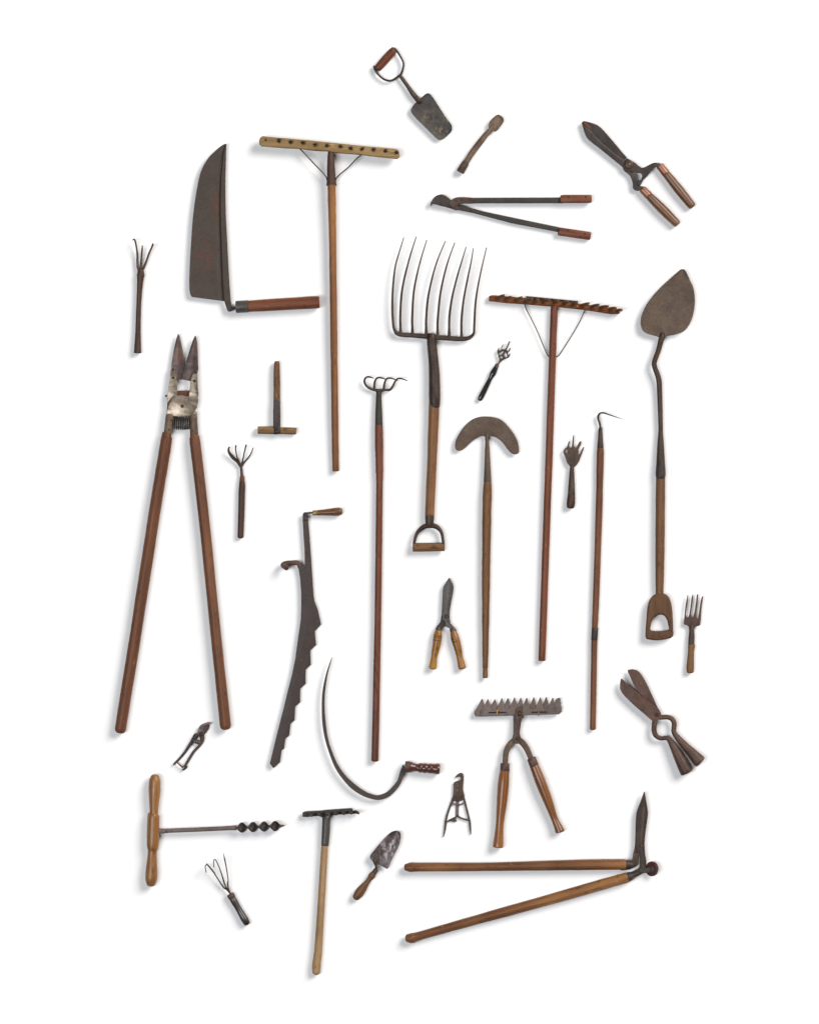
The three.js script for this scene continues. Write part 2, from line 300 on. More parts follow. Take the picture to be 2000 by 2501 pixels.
// ------------------------------------------------------------------ the tools, top to bottom
{ // small shovel with D handle
  const q = frame(880, 100, 1260, 1724), k = q.k, t = tool('hand_shovel', 'small iron hand shovel with wooden D-handle grip and dark scuffed blade', 'hand shovel', 1000, 240);
  const H = 11;
  const sh = part(t, 'shaft', tube([[...q([440, 388]), H, 19 * k], [...q([520, 500]), H, 22 * k], [...q([590, 600]), H, 28 * k], [...q([645, 662]), H - 0.5, 32 * k, 18 * k], [...q([672, 695]), H - 2.6, 20 * k, 6 * k]], { smooth: 4, wobble: 0.05 }), M.fork);
  rivet(t, 'dark_dot', q([625, 622]), H + 5.4, 1.6, M.hole, sh);  // small near-black dome on the shaft
  part(t, 'yoke_arm', tube([[150, 286, 10], [168, 330, 13], [205, 382, 12], [265, 430, 12], [335, 446, 12], [400, 412, 12], [448, 375, 14]].map((a) => [...q([a[0], a[1]]), H, a[2] * k, 17 * k]), { smooth: 5, cap0: 2, cap1: 2 }), M.iron);
  part(t, 'yoke_arm', tube([[352, 82, 10], [392, 102, 13], [440, 170, 11], [477, 250, 11], [468, 325, 12], [445, 385, 14]].map((a) => [...q([a[0], a[1]]), H, a[2] * k, 17 * k]), { smooth: 5, cap0: 2, cap1: 2 }), M.iron);
  part(t, 'grip', turned(q([186, 314]), q([370, 104]), H, H, [[0, 34 * k], [0.08, 43 * k], [0.5, 47 * k], [0.92, 43 * k], [1, 34 * k]], { smooth: 4, cap0: 2.5, cap1: 3 }), W.rust);
  const rows = [[600, 700, 680, 628], [572, 742, 738, 584], [561, 790, 785, 606], [620, 865, 850, 702], [740, 985, 940, 842], [815, 1060, 1003, 925], [850, 1092, 1015, 975], [880, 1102, 1003, 1012], [918, 1090, 975, 1042]].map((r) => [q([r[0], r[1]]), q([r[2], r[3]])]);
  part(t, 'blade', blade(rows, (u, v) => H + 2 - 5 * Math.sin(Math.PI * u) * Math.min(1, v * 2 + 0.3), 2), M.shovel);
  settle(t);
}
{ // narrow scoop
  const q = frame(880, 100, 1260, 1724), k = q.k, t = tool('hand_scoop', 'slim brown iron scoop with open socket end and small spoon blade', 'hand scoop', 1170, 350);
  const H = 10;
  const so = part(t, 'socket', pipe(q([1103, 1458]), q([1172, 1340]), H, H, [[0, 44 * k], [0.3, 44 * k], [0.8, 42 * k], [1, 34 * k]], 1.6, 0.8), M.brownplate);
  rivet(t, 'painted_nail_hole', q([1146, 1408]), H + 8.6, 1.6, M.hole, so);  // no bore here: a dark dome paints the shade inside a hole
  part(t, 'shaft', tube([[1165, 1352, 33], [1230, 1250, 34], [1300, 1155, 34], [1370, 1065, 32], [1415, 1010, 27], [1440, 975, 17], [1475, 930, 10]].map((a) => [...q([a[0], a[1]]), H, a[2] * k]), { smooth: 4, wobble: 0.04 }), M.scoop);
  const rows = [[1432, 985, 1455, 995], [1418, 955, 1475, 1008], [1420, 920, 1505, 1005], [1440, 885, 1540, 965], [1475, 848, 1575, 915], [1500, 828, 1586, 880], [1522, 822, 1572, 850], [1535, 823, 1556, 834]].map((r) => [q([r[0], r[1]]), q([r[2], r[3]])]);
  part(t, 'blade', blade(rows, (u, v) => H + 3 - 5 * Math.sin(Math.PI * u), 1.8), M.scoop);
  settle(t);
}
{ // hedge shears with copper collars
  const q = frame(1380, 270, 1720, 1724), k = q.k, t = tool('hedge_shears', 'dark hedge shears with copper-collared brown handles and nearly closed blades', 'shears', 1550, 420);
  const H = 12;
  const rb = [[200, 152, 226, 132], [222, 220, 330, 160], [300, 290, 432, 212], [420, 420, 590, 388], [560, 540, 690, 508], [700, 640, 762, 588]].map((r) => [q([r[0], r[1]]), q([r[2], r[3]])]);
  part(t, 'blade', blade(rb, (u) => H - 3 + 0.6 * u, 2), M.iron);
  part(t, 'rusty_tip', plate(q.all([[218, 140], [262, 160], [305, 200], [330, 242], [290, 222], [232, 176]]), H - 2.6, 0.5, { bevel: 0.1 }), M.orangeRust);
  const ra = [[198, 156, 202, 156], [214, 205, 268, 215], [245, 305, 342, 272], [292, 372, 430, 370], [430, 482, 556, 480], [560, 588, 668, 570], [700, 702, 772, 628], [742, 752, 830, 660]].map((r) => [q([r[0], r[1]]), q([r[2], r[3]])]);
  part(t, 'blade', blade(ra, (u) => H + 0.8 + 1.8 * sm(0, 0.45, u) * sm(1, 0.55, u), 2.6), M.iron);
  part(t, 'arm', plate(q.all([[712, 708], [775, 772], [800, 772], [865, 785], [885, 840], [905, 885], [900, 918], [925, 938], [972, 950], [992, 985], [945, 992], [885, 1000], [850, 985], [832, 958], [830, 900], [810, 840], [785, 800], [722, 748]]), H - 5, 6, { smooth: 2, bevel: 1.2 }), M.iron);
  const a2 = part(t, 'arm', plate(q.all([[705, 708], [748, 600], [790, 612], [860, 652], [940, 714], [1000, 695], [1060, 662], [1115, 650], [1195, 668], [1200, 700], [1165, 708], [1120, 705], [1070, 737], [1020, 810], [960, 865], [925, 932], [890, 915], [905, 880], [938, 850], [946, 810], [922, 780], [790, 766], [742, 748]]), H - 2.5, 6.2, { smooth: 2, bevel: 1.2 }), M.iron);
  const bolt = part(t, 'pivot_bolt', turned(q([787, 672]), [q([787, 672])[0] + 0.01, q([787, 672])[1]], H + 3, H + 5.6, [[0, 56 * k], [0.7, 54 * k], [1, 48 * k]]), M.brownplate);
  { const c = q([787, 672]); const ring = []; for (let i = 0; i <= 24; i++) { const a = i / 24 * 2 * Math.PI; ring.push([c[0] + Math.cos(a) * 40 * k, c[1] + Math.sin(a) * 40 * k, H + 5.8, 1.1]); } part(t, 'bolt_ring', tube(ring, { n: 8 }), M.copper, bolt); rivet(t, 'bolt_head', c, H + 5.6, 4.2, M.copper, bolt); }
  for (const [a, b, f] of [[[1163, 685], [1562, 1182], 0.2], [[950, 977], [1375, 1402], 0.185]]) {
    const A = q(a), B = q(b), F = [A[0] + (B[0] - A[0]) * f, A[1] + (B[1] - A[1]) * f];
    part(t, 'collar', turned(A, F, H - 1, H - 1, [[0, 46 * k], [0.06, 48 * k], [0.9, 51 * k], [1, 51 * k]]), M.copper);
    part(t, 'handle', turned(F, B, H - 1, H - 1, [[0, 48 * k], [0.3, 57 * k], [0.6, 58 * k], [1, 50 * k]], { smooth: 5, cap1: 5, blunt: 0.6, wobble: 0.02 }), W.polish);
  }
  settle(t);
}
{ // loppers with flat steel bars
  const q = frame(1030, 450, 1470, 1724), k = q.k, t = tool('lopping_shears', 'hook-billed loppers with long flat steel bars and riveted wooden grips', 'loppers', 1240, 520);
  const H = 9;
  part(t, 'hook_jaw', plate(q.all([[90, 213], [82, 198], [95, 160], [130, 118], [182, 101], [225, 112], [262, 140], [285, 165], [292, 215], [230, 220], [165, 207], [105, 192]]), H, 3, { smooth: 3 }), M.iron);
  part(t, 'lower_jaw', plate(q.all([[165, 208], [230, 216], [300, 218], [345, 205], [352, 240], [330, 254], [280, 237], [220, 220]]), H - 3.2, 3, { smooth: 2 }), M.brownplate);
  const cp = part(t, 'cheek_plate', plate(q.all([[268, 170], [300, 140], [350, 127], [440, 130], [490, 140], [490, 190], [385, 190], [335, 214], [300, 230], [265, 195]]), H + 1.6, 3, { smooth: 2 }), M.brownplate);
  part(t, 'bar', plate(q.all([[360, 136], [480, 133], [1350, 130], [1350, 186], [480, 187], [380, 188]]), H - 1.6, 3), M.olive);
  const lb = part(t, 'bar', plate(q.all([[336, 215], [350, 201], [385, 201], [480, 232], [600, 264], [900, 328], [1340, 420], [1330, 466], [860, 376], [480, 277], [345, 250]]), H - 6.6, 3.2), M.olive);
  for (const p of [[378, 150], [465, 150]]) rivet(t, 'rivet', q(p), H + 4.6, 2.6, M.brownplate, cp);
  for (const p of [[378, 232], [470, 255]]) rivet(t, 'rivet', q(p), H - 3.4, 2.6, M.brownplate, lb);
  for (const [a, b, hh, rv] of [[[1326, 145], [1616, 144], H, [[1402, 128], [1565, 128]]], [[1306, 454], [1608, 498], H - 5, [[1395, 446], [1557, 478], [1515, 507]]]]) {
    const g = part(t, 'grip', turned(q(a), q(b), hh, hh, [[0, 35 * k], [0.03, 39 * k], [0.97, 39 * k], [1, 35 * k]], { square: 0.55, flat: 0.85, n: 24, wobble: 0.02, crease: 0.9 }), W.rust);
    for (const p of rv) rivet(t, 'rivet', q(p), hh + 39 * k * 0.82, 2.8, M.iron, g, 0.9);
  }
  settle(t);
}
{ // wooden peg rake, teeth down
  const q = frame(610, 310, 1000, 1724), k = q.k, t = tool('peg_rake', 'long rake with pale wooden head of twelve dark peg ends', 'rake', 805, 360);
  const H0 = 15, TH = 17, top = H0 + TH;
  const head = part(t, 'rake_head', plate(q.all([[107, 150], [120, 122], [145, 107], [210, 116], [700, 160], [1180, 210], [1575, 246], [1605, 262], [1614, 290], [1619, 330], [1592, 355], [1300, 323], [1200, 309], [950, 291], [840, 272], [700, 266], [550, 246], [400, 239], [135, 217], [109, 198]]), H0, TH, { bevel: 3, segs: 4, along: 'x' }), W.head);
  PEGS.forEach((p, i) => { const c = q(p), r = i ? 3.2 + rand() * 1 : 2, j = () => (rand() - 0.5) * 2; part(t, 'peg', tube([[c[0], c[1], 0, 2.2], [c[0] + 0.02, c[1] + 0.3, H0 - 2, r * 1.05], [c[0] + 0.03, c[1] + 0.31, top - 2, r], [c[0] + j() * 0.3, c[1] + 0.3, top + 0.5, r * 0.95]], { square: 0.75, n: 10 }), M.hole, head); });
  part(t, 'brace', tube([[...q([500, 236]), 22, 6 * k], [...q([548, 247]), 21, 7 * k], [...q([700, 408]), 22, 7 * k], [...q([828, 548]), 21, 7 * k], [...q([836, 640]), 21, 8 * k]], { smooth: 3, n: 8 }), M.fork);
  part(t, 'brace', tube([[...q([1290, 320]), 22, 6 * k], [...q([1202, 309]), 21, 7 * k], [...q([1070, 440]), 22, 7 * k], [...q([938, 556]), 21, 7 * k], [...q([934, 640]), 21, 8 * k]], { smooth: 3, n: 8 }), M.fork);
  part(t, 'neck', tube([[...q([875, 268]), 23, 28 * k], [...q([876, 320]), 23, 34 * k], [...q([878, 420]), 22, 42 * k], [...q([882, 520]), 21, 46 * k], [...q([886, 630]), 21, 45 * k]], { smooth: 4 }), W.dark);
  part(t, 'handle', tube([[...q([886, 615]), 21, 44 * k], [811, 492, 20, 10], [813, 600, 18, 9], [816, 850, 14, 8.6], [820, 1150, 8, 8.2]], { smooth: 9, wobble: 0.035 }), W.golden);
  settle(t);
}
{ // hay knife
  const q = frame(440, 330, 800, 1687), k = q.k, t = tool('hay_knife', 'huge broad iron knife blade with offset reddish wooden handle', 'knife', 560, 560);
  const H = 14;
  const rows = [[512, 106, 535, 105], [470, 130, 534, 130], [395, 195, 532, 190], [330, 262, 530, 262], [262, 375, 527, 395], [220, 500, 524, 500], [180, 720, 524, 720], [150, 950, 530, 950], [132, 1200, 543, 1200], [117, 1450, 556, 1460], [109, 1690, 571, 1720], [114, 1790, 580, 1840], [124, 1832, 584, 1890], [142, 1856, 588, 1915]].map((r) => [q([r[0], r[1]]), q([r[2], r[3]])]);
  part(t, 'blade', blade(rows, (u, v) => H + 0.6 * u + 3.2 * sm(0.81, 0.84, u) - 2 * sm(0.7, 0.74, u) * sm(0.83, 0.8, u), (u) => 1.4 + 3.4 * sm(0.8, 0.84, u), { k: 40, smooth: 4 }), M.knife);
  part(t, 'tang', tube([[...q([545, 1890]), H, 38 * k, 3], [...q([562, 1960]), H, 32 * k, 3], [...q([568, 2005]), H, 22 * k, 4], [...q([600, 1990]), H, 18 * k, 4], [...q([660, 1972]), H, 18 * k, 4]], { smooth: 4 }), M.iron);
  part(t, 'ferrule', pipe(q([640, 1970]), q([782, 1962]), H + 1, H + 1, [[0, 68 * k], [0.1, 70 * k], [0.95, 70 * k], [1, 69 * k]], 1.2, 0.3), M.grey);
  part(t, 'handle', turned(q([780, 1962]), q([1590, 1914]), H + 1, H + 1, [[0, 66 * k], [0.5, 70 * k], [0.94, 72 * k], [1, 66 * k]], { smooth: 6, square: 0.8, wobble: 0.02, flat: 0.92, n: 22 }), W.rust);
  settle(t);
}
{ // three-prong cultivator
  const q = frame(300, 560, 400, 674), k = q.k, t = tool('hand_cultivator', 'dark rusty three-prong hand cultivator beside the broad knife blade', 'cultivator', 340, 720);
  const H = 10, f = (l, o) => tube(l.map((a) => [...q([a[0], a[1]]), H + (a[3] ?? 0), a[2] * k, (a[4] ?? a[2]) * k]), o);
  part(t, 'handle', f([[303, 750, 64], [296, 840, 55], [284, 1000, 45], [268, 1300, 41], [258, 1700, 46], [254, 1900, 55], [252, 2036, 62]], { smooth: 5, wobble: 0.03 }), W.dark);
  part(t, 'ferrule', f([[303, 668, 46], [303, 700, 55], [303, 725, 58], [303, 752, 60]], { smooth: 2 }), M.brownplate);
  part(t, 'prong', f([[285, 690, 22], [258, 640, 22], [247, 540, 18], [248, 420, 17, 2], [234, 300, 15, 5], [215, 200, 15, 10], [195, 172, 13, 12], [174, 186, 8, 9]], { smooth: 4, cap1: 1 }), M.rust);
  part(t, 'prong', f([[303, 690, 22], [310, 560, 18], [318, 440, 17, 3], [328, 340, 15, 6], [333, 275, 9, 9]], { smooth: 4, cap1: 1 }), M.rust);
  part(t, 'prong', f([[322, 690, 22], [358, 620, 20], [395, 530, 18, 1], [440, 405, 17, 4], [485, 310, 16, 9], [510, 250, 17, 14]], { smooth: 4, cap1: 1 }), M.rust);
  settle(t);
}
{ // large shears with long wooden handles
  const q = frame(380, 790, 520, 1006), k = q.k, g = frame(260, 1050, 600, 977), kg = g.k, t = tool('long_handled_shears', 'tall shears with two long red-brown poles and worn steel head', 'shears', 430, 1200);
  const H = 15;
  part(t, 'blade', blade([[398, 190, 412, 184], [370, 280, 444, 280], [330, 450, 480, 450], [300, 620, 508, 620], [284, 760, 511, 740], [278, 880, 498, 860], [272, 985, 470, 990]].map((r) => [q([r[0], r[1]]), q([r[2], r[3]])]), (u) => H - 3 + 2.2 * Math.sin(Math.PI * u), 2.2), M.shear);
  part(t, 'blade', blade([[698, 218, 714, 218], [650, 330, 738, 330], [590, 520, 750, 520], [540, 690, 752, 690], [490, 890, 750, 850], [466, 985, 640, 1020]].map((r) => [q([r[0], r[1]]), q([r[2], r[3]])]), (u) => H + 2.4 * Math.sin(Math.PI * u), 2.4), M.shear);
  part(t, 'back_plate', plate(q.all([[204, 1282], [262, 1300], [300, 1640], [195, 1622], [212, 1450]]), H - 8, 3), M.iron);
  part(t, 'cross_bar', plate(q.all([[380, 1180], [610, 1186], [604, 1290], [385, 1275]]), H - 5, 4), M.orangeRust);
  const la = part(t, 'side_arm', plate(q.all([[282, 778], [312, 766], [345, 788], [376, 1000], [390, 1012], [390, 1180], [402, 1240], [330, 1280], [270, 1335], [232, 1420], [214, 1380], [206, 1290], [220, 1220], [255, 1000], [274, 830]]), H - 0.6, 3.2, { warp: (x, y) => 0.8 * Math.sin(y / 6) }), M.steel);
  const ra = part(t, 'side_arm', plate(q.all([[746, 832], [705, 826], [670, 862], [620, 1020], [606, 1180], [588, 1310], [757, 1310], [763, 1230], [752, 1130]]), H + 2.6, 3, { warp: (x, y) => 0.7 * Math.sin(y / 5) }), M.steel);
  const pv = part(t, 'pivot_plate', plate(q.all([[370, 1272], [470, 1256], [590, 1286], [752, 1290], [764, 1330], [755, 1400], [740, 1470], [690, 1560], [620, 1620], [500, 1640], [196, 1624], [225, 1490], [258, 1392], [302, 1322]]), H + 3.4, 3, { warp: (x, y) => 0.6 * Math.sin((x * 0.5 + y) / 7) }), M.steel);
  for (const p of [[320, 808], [318, 955]]) rivet(t, 'rivet', q(p), H + 2.8, 3.4, M.fork, la);
  for (const p of [[712, 860], [695, 1012]]) rivet(t, 'rivet', q(p), H + 5.8, 3.6, M.fork, ra);
  rivet(t, 'pivot_screw', q([478, 1455]), H + 6.4, 4.4, M.fork, pv); rivet(t, 'painted_screw_hole', q([483, 1548]), H + 6.2, 2.2, M.hole, pv, 0.6);  // second dome is near-black, painting the dark of a screw hole
  rivet(t, 'bolt', q([197, 1275]), H - 3, 3, M.iron);
  part(t, 'lug', plate(q.all([[620, 1610], [690, 1550], [735, 1560], [728, 1640], [640, 1640]]), H + 1, 3, { smooth: 2 }), M.steel);
  const sl = part(t, 'socket', turned(q([262, 1600]), q([222, 1935]), H, H, [[0, 70 * k], [0.1, 74 * k], [1, 73 * k]], { wobble: 0.03 }), M.scoop);
  const sr = part(t, 'socket', turned(q([668, 1600]), q([686, 1950]), H, H, [[0, 66 * k], [0.1, 70 * k], [1, 71 * k]], { wobble: 0.03 }), M.scoop);
  for (const p of [[283, 1700], [250, 1865]]) rivet(t, 'rivet', q(p), H + 9, 3, M.shear, sl);
  for (const p of [[640, 1735], [662, 1890]]) rivet(t, 'rivet', q(p), H + 9, 3, M.shear, sr);
  { const st = [], turns = 9; for (let i = 0; i <= turns * 14; i++) { const a = i / 14 * 2 * Math.PI, u = i / (turns * 14), c = q([318 + 290 * u, 1742 + 15 * Math.sin(Math.PI * u)]); st.push([c[0], c[1] + 15.5 * Math.cos(a), H - 3 + 10 * Math.sin(a), 1.25]); } part(t, 'spring', tube(st, { n: 6 }), M.olive); }
  part(t, 'handle', tube([[...g([428, 20]), H, 31 * kg], [...g([424, 55]), H, 36 * kg], [...g([418, 110]), H, 41 * kg], [...g([338, 600]), H, 41 * kg], [...g([225, 1330]), H, 41 * kg], [...g([103, 2095]), H, 40 * kg]], { smooth: 9, wobble: 0.02, cap1: 12, blunt: 0.7 }), W.red);
  part(t, 'handle', tube([[...g([617, 28]), H, 28 * kg], [...g([621, 60]), H, 32 * kg], [...g([626, 100]), H, 38 * kg], [...g([685, 600]), H, 38 * kg], [...g([757, 1300]), H, 37 * kg], [...g([837, 2070]), H, 39 * kg]], { smooth: 9, wobble: 0.02, cap1: 12, blunt: 0.7 }), W.red);
  settle(t);
}
{ // T-shaped dibber
  const q = frame(610, 860, 740, 1274), k = q.k, t = tool('dibber', 'short T-shaped wooden dibber with iron strap over its crossbar', 'dibber', 672, 970);
  const H = 10;
  const sh = part(t, 'stake', tube([[655, 235, 56], [655, 300, 66], [652, 500, 75], [653, 900, 81], [655, 1300, 84], [658, 1800, 84]].map((a) => [...q([a[0], a[1]]), H, a[2] * k]), { smooth: 5, square: 0.7, cap0: 1.8, wobble: 0.03 }), W.worn);
  rivet(t, 'hole', q([657, 298]), H + 6.4, 1.5, M.hole, sh, 0.5);  // dark dome on the stake, painted shade of a hang hole
  part(t, 'crossbar', turned(q([205, 1868]), q([1114, 1894]), H, H, [[0, 84 * k], [0.03, 93 * k], [0.45, 92 * k], [0.6, 84 * k], [0.97, 82 * k], [1, 70 * k]], { smooth: 4, wobble: 0.03 }), W.grey);
  const st = part(t, 'strap', tube([[655, 1150, 60, 4], [655, 1200, 74, 4], [655, 1400, 87, 4], [656, 1780, 87, 4], [662, 1860, 86, 6], [664, 1920, 84, 7], [666, 1955, 82, 5]].map((a) => [...q([a[0], a[1]]), H + 5.4, a[2] * k, a[3]]), { smooth: 3, square: 0.7 }), M.iron);
  for (const p of [[660, 1290], [665, 1690]]) rivet(t, 'screw', q(p), H + 9.4, 1.9, M.grey, st);
  settle(t);
}
{ // four-prong cultivator
  const q = frame(540, 1070, 640, 829), k = q.k, t = tool('hand_cultivator', 'four-prong hand cultivator with round dark red-brown handle', 'cultivator', 585, 1195);
  const H = 9, f = (l, o) => tube(l.map((a) => [...q([a[0], a[1]]), H + (a[3] ?? 0), a[2] * k, (a[4] ?? a[2]) * k]), o);
  part(t, 'handle', f([[430, 880, 54], [432, 960, 63], [425, 1100, 66], [415, 1500, 66], [400, 1985, 62]], { smooth: 6, cap1: 6, blunt: 0.6, wobble: 0.02 }), W.dark);
  part(t, 'ferrule', f([[432, 776, 42], [431, 800, 47], [430, 882, 54]], {}), M.orangeRust);
  part(t, 'neck', f([[428, 790, 34], [420, 690, 28], [412, 600, 27], [408, 540, 22]], { smooth: 4 }), M.fork);
  part(t, 'prong', f([[408, 590, 22], [330, 475, 30, 1, 14], [235, 380, 36, 3, 12], [170, 290, 26, 7, 12], [160, 225, 20, 11, 12], [180, 182, 16, 13, 10]], { smooth: 4, cap1: 1 }), M.fork);
  part(t, 'prong', f([[410, 560, 20, 1], [362, 470, 18, 3], [330, 380, 14, 6], [304, 240, 13, 12], [310, 150, 15, 16]], { smooth: 4, cap1: 1 }), M.fork);
  part(t, 'prong', f([[418, 570, 20, 1], [448, 430, 15, 4], [478, 290, 14, 9], [518, 140, 17, 15]], { smooth: 4, cap1: 1 }), M.iron);
  part(t, 'prong', f([[420, 580, 20], [470, 495, 18, 1], [560, 392, 15, 4], [620, 300, 13, 9], [657, 200, 10, 14]], { smooth: 4, cap1: 1 }), M.iron);
  settle(t);
}
{ // serrated hay saw
  const a = frame(640, 1210, 860, 1355), b = frame(640, 1540, 840, 1198), k = a.k, t = tool('hay_saw', 'long curved hay saw with big stepped teeth and cranked wooden grip', 'hay saw', 725, 1540);
  const H = 12;
  const out = [...a.all([[695, 310], [702, 430], [720, 640], [742, 950], [762, 1250], [780, 1510], [792, 1585], [845, 1725], [892, 1940], [800, 2040], [806, 2150]]),
    ...b.all([[795, 210], [710, 290], [717, 500], [642, 572], [640, 780], [563, 850], [561, 1050], [490, 1110], [480, 1310], [420, 1365], [402, 1535], [346, 1580], [326, 1728], [290, 1750], [278, 1850], [267, 1925], [170, 2012], [117, 1940], [140, 1850], [190, 1640], [250, 1400], [320, 1130], [385, 860], [440, 650], [490, 400], [525, 140]]),
    ...a.all([[566, 2000], [585, 1850], [592, 1650], [590, 1450], [575, 1250], [553, 1110], [530, 1066], [560, 1010], [605, 1030], [640, 1062], [647, 1050], [640, 800], [628, 640], [613, 370], [614, 310]])];
  part(t, 'blade', plate(out, H, 3, { bevel: 0.9 }), M.saw);
  part(t, 'crank', tube([[655, 370, 40, 1, 1.5], [656, 312, 41, 1.5, 1.5], [656, 285, 38, 2, 3], [690, 268, 16, 1, 5], [740, 260, 14, 0, 4], [790, 262, 13, 0, 3]].map((p) => [...a([p[0], p[1]]), H + 2 + p[3], p[2] * k, p[4]]), { smooth: 3 }), M.saw);
  part(t, 'ferrule', turned(a([768, 263]), a([836, 262]), H + 1, H + 1, [[0, 36 * k], [0.05, 39 * k], [0.9, 40 * k], [1, 38 * k]]), M.brass);
  part(t, 'grip', turned(a([834, 262]), a([1195, 242]), H + 1, H + 1, [[0, 41 * k], [0.2, 45 * k], [0.5, 54 * k], [0.76, 63 * k], [0.785, 60 * k], [0.81, 64 * k], [0.93, 60 * k], [1, 48 * k]], { smooth: 4, cap1: 3 }), W.polish);
  const hk = part(t, 'side_hook', tube([[585, 1075, 34, 0, 1.6], [545, 1018, 38, 0, 2.5], [450, 1016, 38, 1, 4], [360, 1025, 40, 2, 5], [322, 1046, 40, 6, 5], [345, 1068, 40, 14, 6], [378, 1084, 44, 24, 6.6]].map((p) => [...a([p[0], p[1]]), H + 1.5 + p[3], p[2] * k, p[4]]), { smooth: 5 }), M.rust);
  rivet(t, 'speck', b([575, 428]), H + 3, 1.6, M.scoop, t, 0.4).name = 'rivet';
  settle(t);
}
{ // sickle
  const q = frame(760, 1580, 1100, 1724), k = q.k, t = tool('sickle', 'slender dark sickle with wide hooked blade and glossy maroon handle', 'sickle', 900, 1790);
  const H = 13;
  const o = [[257, 126], [225, 210], [178, 360], [140, 560], [132, 750], [140, 950], [170, 1130], [220, 1300], [290, 1480], [380, 1620], [500, 1752], [640, 1842], [780, 1887], [870, 1887], [960, 1852], [1050, 1772], [1112, 1680], [1152, 1570], [1172, 1490]];
  const i = [[264, 128], [240, 215], [205, 350], [175, 560], [170, 750], [185, 950], [212, 1130], [258, 1280], [325, 1440], [430, 1590], [560, 1710], [680, 1790], [790, 1830], [860, 1825], [940, 1790], [1020, 1710], [1070, 1640], [1100, 1540], [1135, 1455]];
  part(t, 'blade', blade(o.map((p, n) => [q(p), q(i[n])]), (u) => H + 1.4 - 1.2 * u, (u) => 2.8 - 1.8 * u, { smooth: 4, k: 6 }), M.saw);
  part(t, 'ferrule', pipe(q([1160, 1480]), q([1215, 1484]), H, H, [[0, 70 * k], [0.9, 72 * k], [1, 70 * k]], 1.2, 0.4), M.rust);
  part(t, 'handle', turned(q([1212, 1484]), q([1584, 1510]), H, H, [[0, 70 * k], [0.08, 66 * k], [0.2, 50 * k], [0.29, 50 * k], [0.37, 62 * k], [0.45, 57 * k], [0.53, 64 * k], [0.62, 57 * k], [0.7, 65 * k], [0.79, 61 * k], [0.93, 69 * k], [1, 64 * k]], { smooth: 4, cap1: 2, blunt: 0.5 }), W.maroon);
  settle(t);
}
{ // long hooked cultivator
  const q = frame(860, 890, 1020, 1113), k = q.k, t = tool('long_cultivator', 'long-handled cultivator with four curled hook tines left of the big fork', 'cultivator', 920, 1400);
  const H = 11, f = (l, o) => tube(l.map((a) => [...q([a[0], a[1]]), H + (a[3] ?? 0), a[2] * k, (a[4] ?? a[2]) * k]), o);
  const sk = part(t, 'socket', f([[452, 470, 42], [453, 600, 48], [454, 800, 58], [455, 1035, 67]], { smooth: 3, wobble: 0.02 }), M.olive);
  rivet(t, 'rivet', q([458, 952]), H + 9, 1.4, M.grey, sk);
  part(t, 'tine_bar', f([[335, 428, 20], [400, 440, 26], [452, 450, 32], [520, 440, 26], [580, 436, 20]], { smooth: 3 }), M.fork);
  part(t, 'tine', f([[350, 430, 20], [270, 392, 20], [218, 325, 19, 2], [212, 265, 17, 5], [245, 220, 15, 9], [300, 218, 14, 13], [365, 240, 9, 17]], { smooth: 5, cap1: 1 }), M.fork);
  part(t, 'tine', f([[375, 435, 24], [378, 340, 19, 2], [400, 262, 17, 6], [445, 228, 15, 10], [510, 236, 14, 14], [592, 266, 8, 18]], { smooth: 5, cap1: 1 }), M.fork);
  part(t, 'tine', f([[536, 435, 24], [545, 350, 19, 2], [565, 282, 16, 6], [600, 240, 14, 10], [665, 240, 14, 14], [772, 279, 8, 18]], { smooth: 5, cap1: 1 }), M.fork);
  part(t, 'tine', f([[570, 436, 20], [640, 434, 20], [690, 372, 18, 3], [732, 290, 16, 7], [780, 244, 14, 11], [845, 248, 13, 15], [938, 284, 7, 19]], { smooth: 5, cap1: 1 }), M.fork);
  const h = part(t, 'handle', tube([[...q([455, 1030]), H, 66 * k], [...q([458, 1150]), H, 72 * k], [...q([460, 1400]), H, 70 * k], [...q([465, 1800]), H, 66 * k], [926.8, 1199, H, 8.3], [922, 1560, H, 8.4], [915.6, 1855, H, 8.9]], { smooth: 8, wobble: 0.03, cap1: 5, blunt: 0.5 }), W.rust);
  rivet(t, 'painted_nail_hole', q([488, 1194]), H + 9, 1.5, M.hole, h, 0.4);  // hole shade painted as a near-black dome on the handle
  settle(t);
}
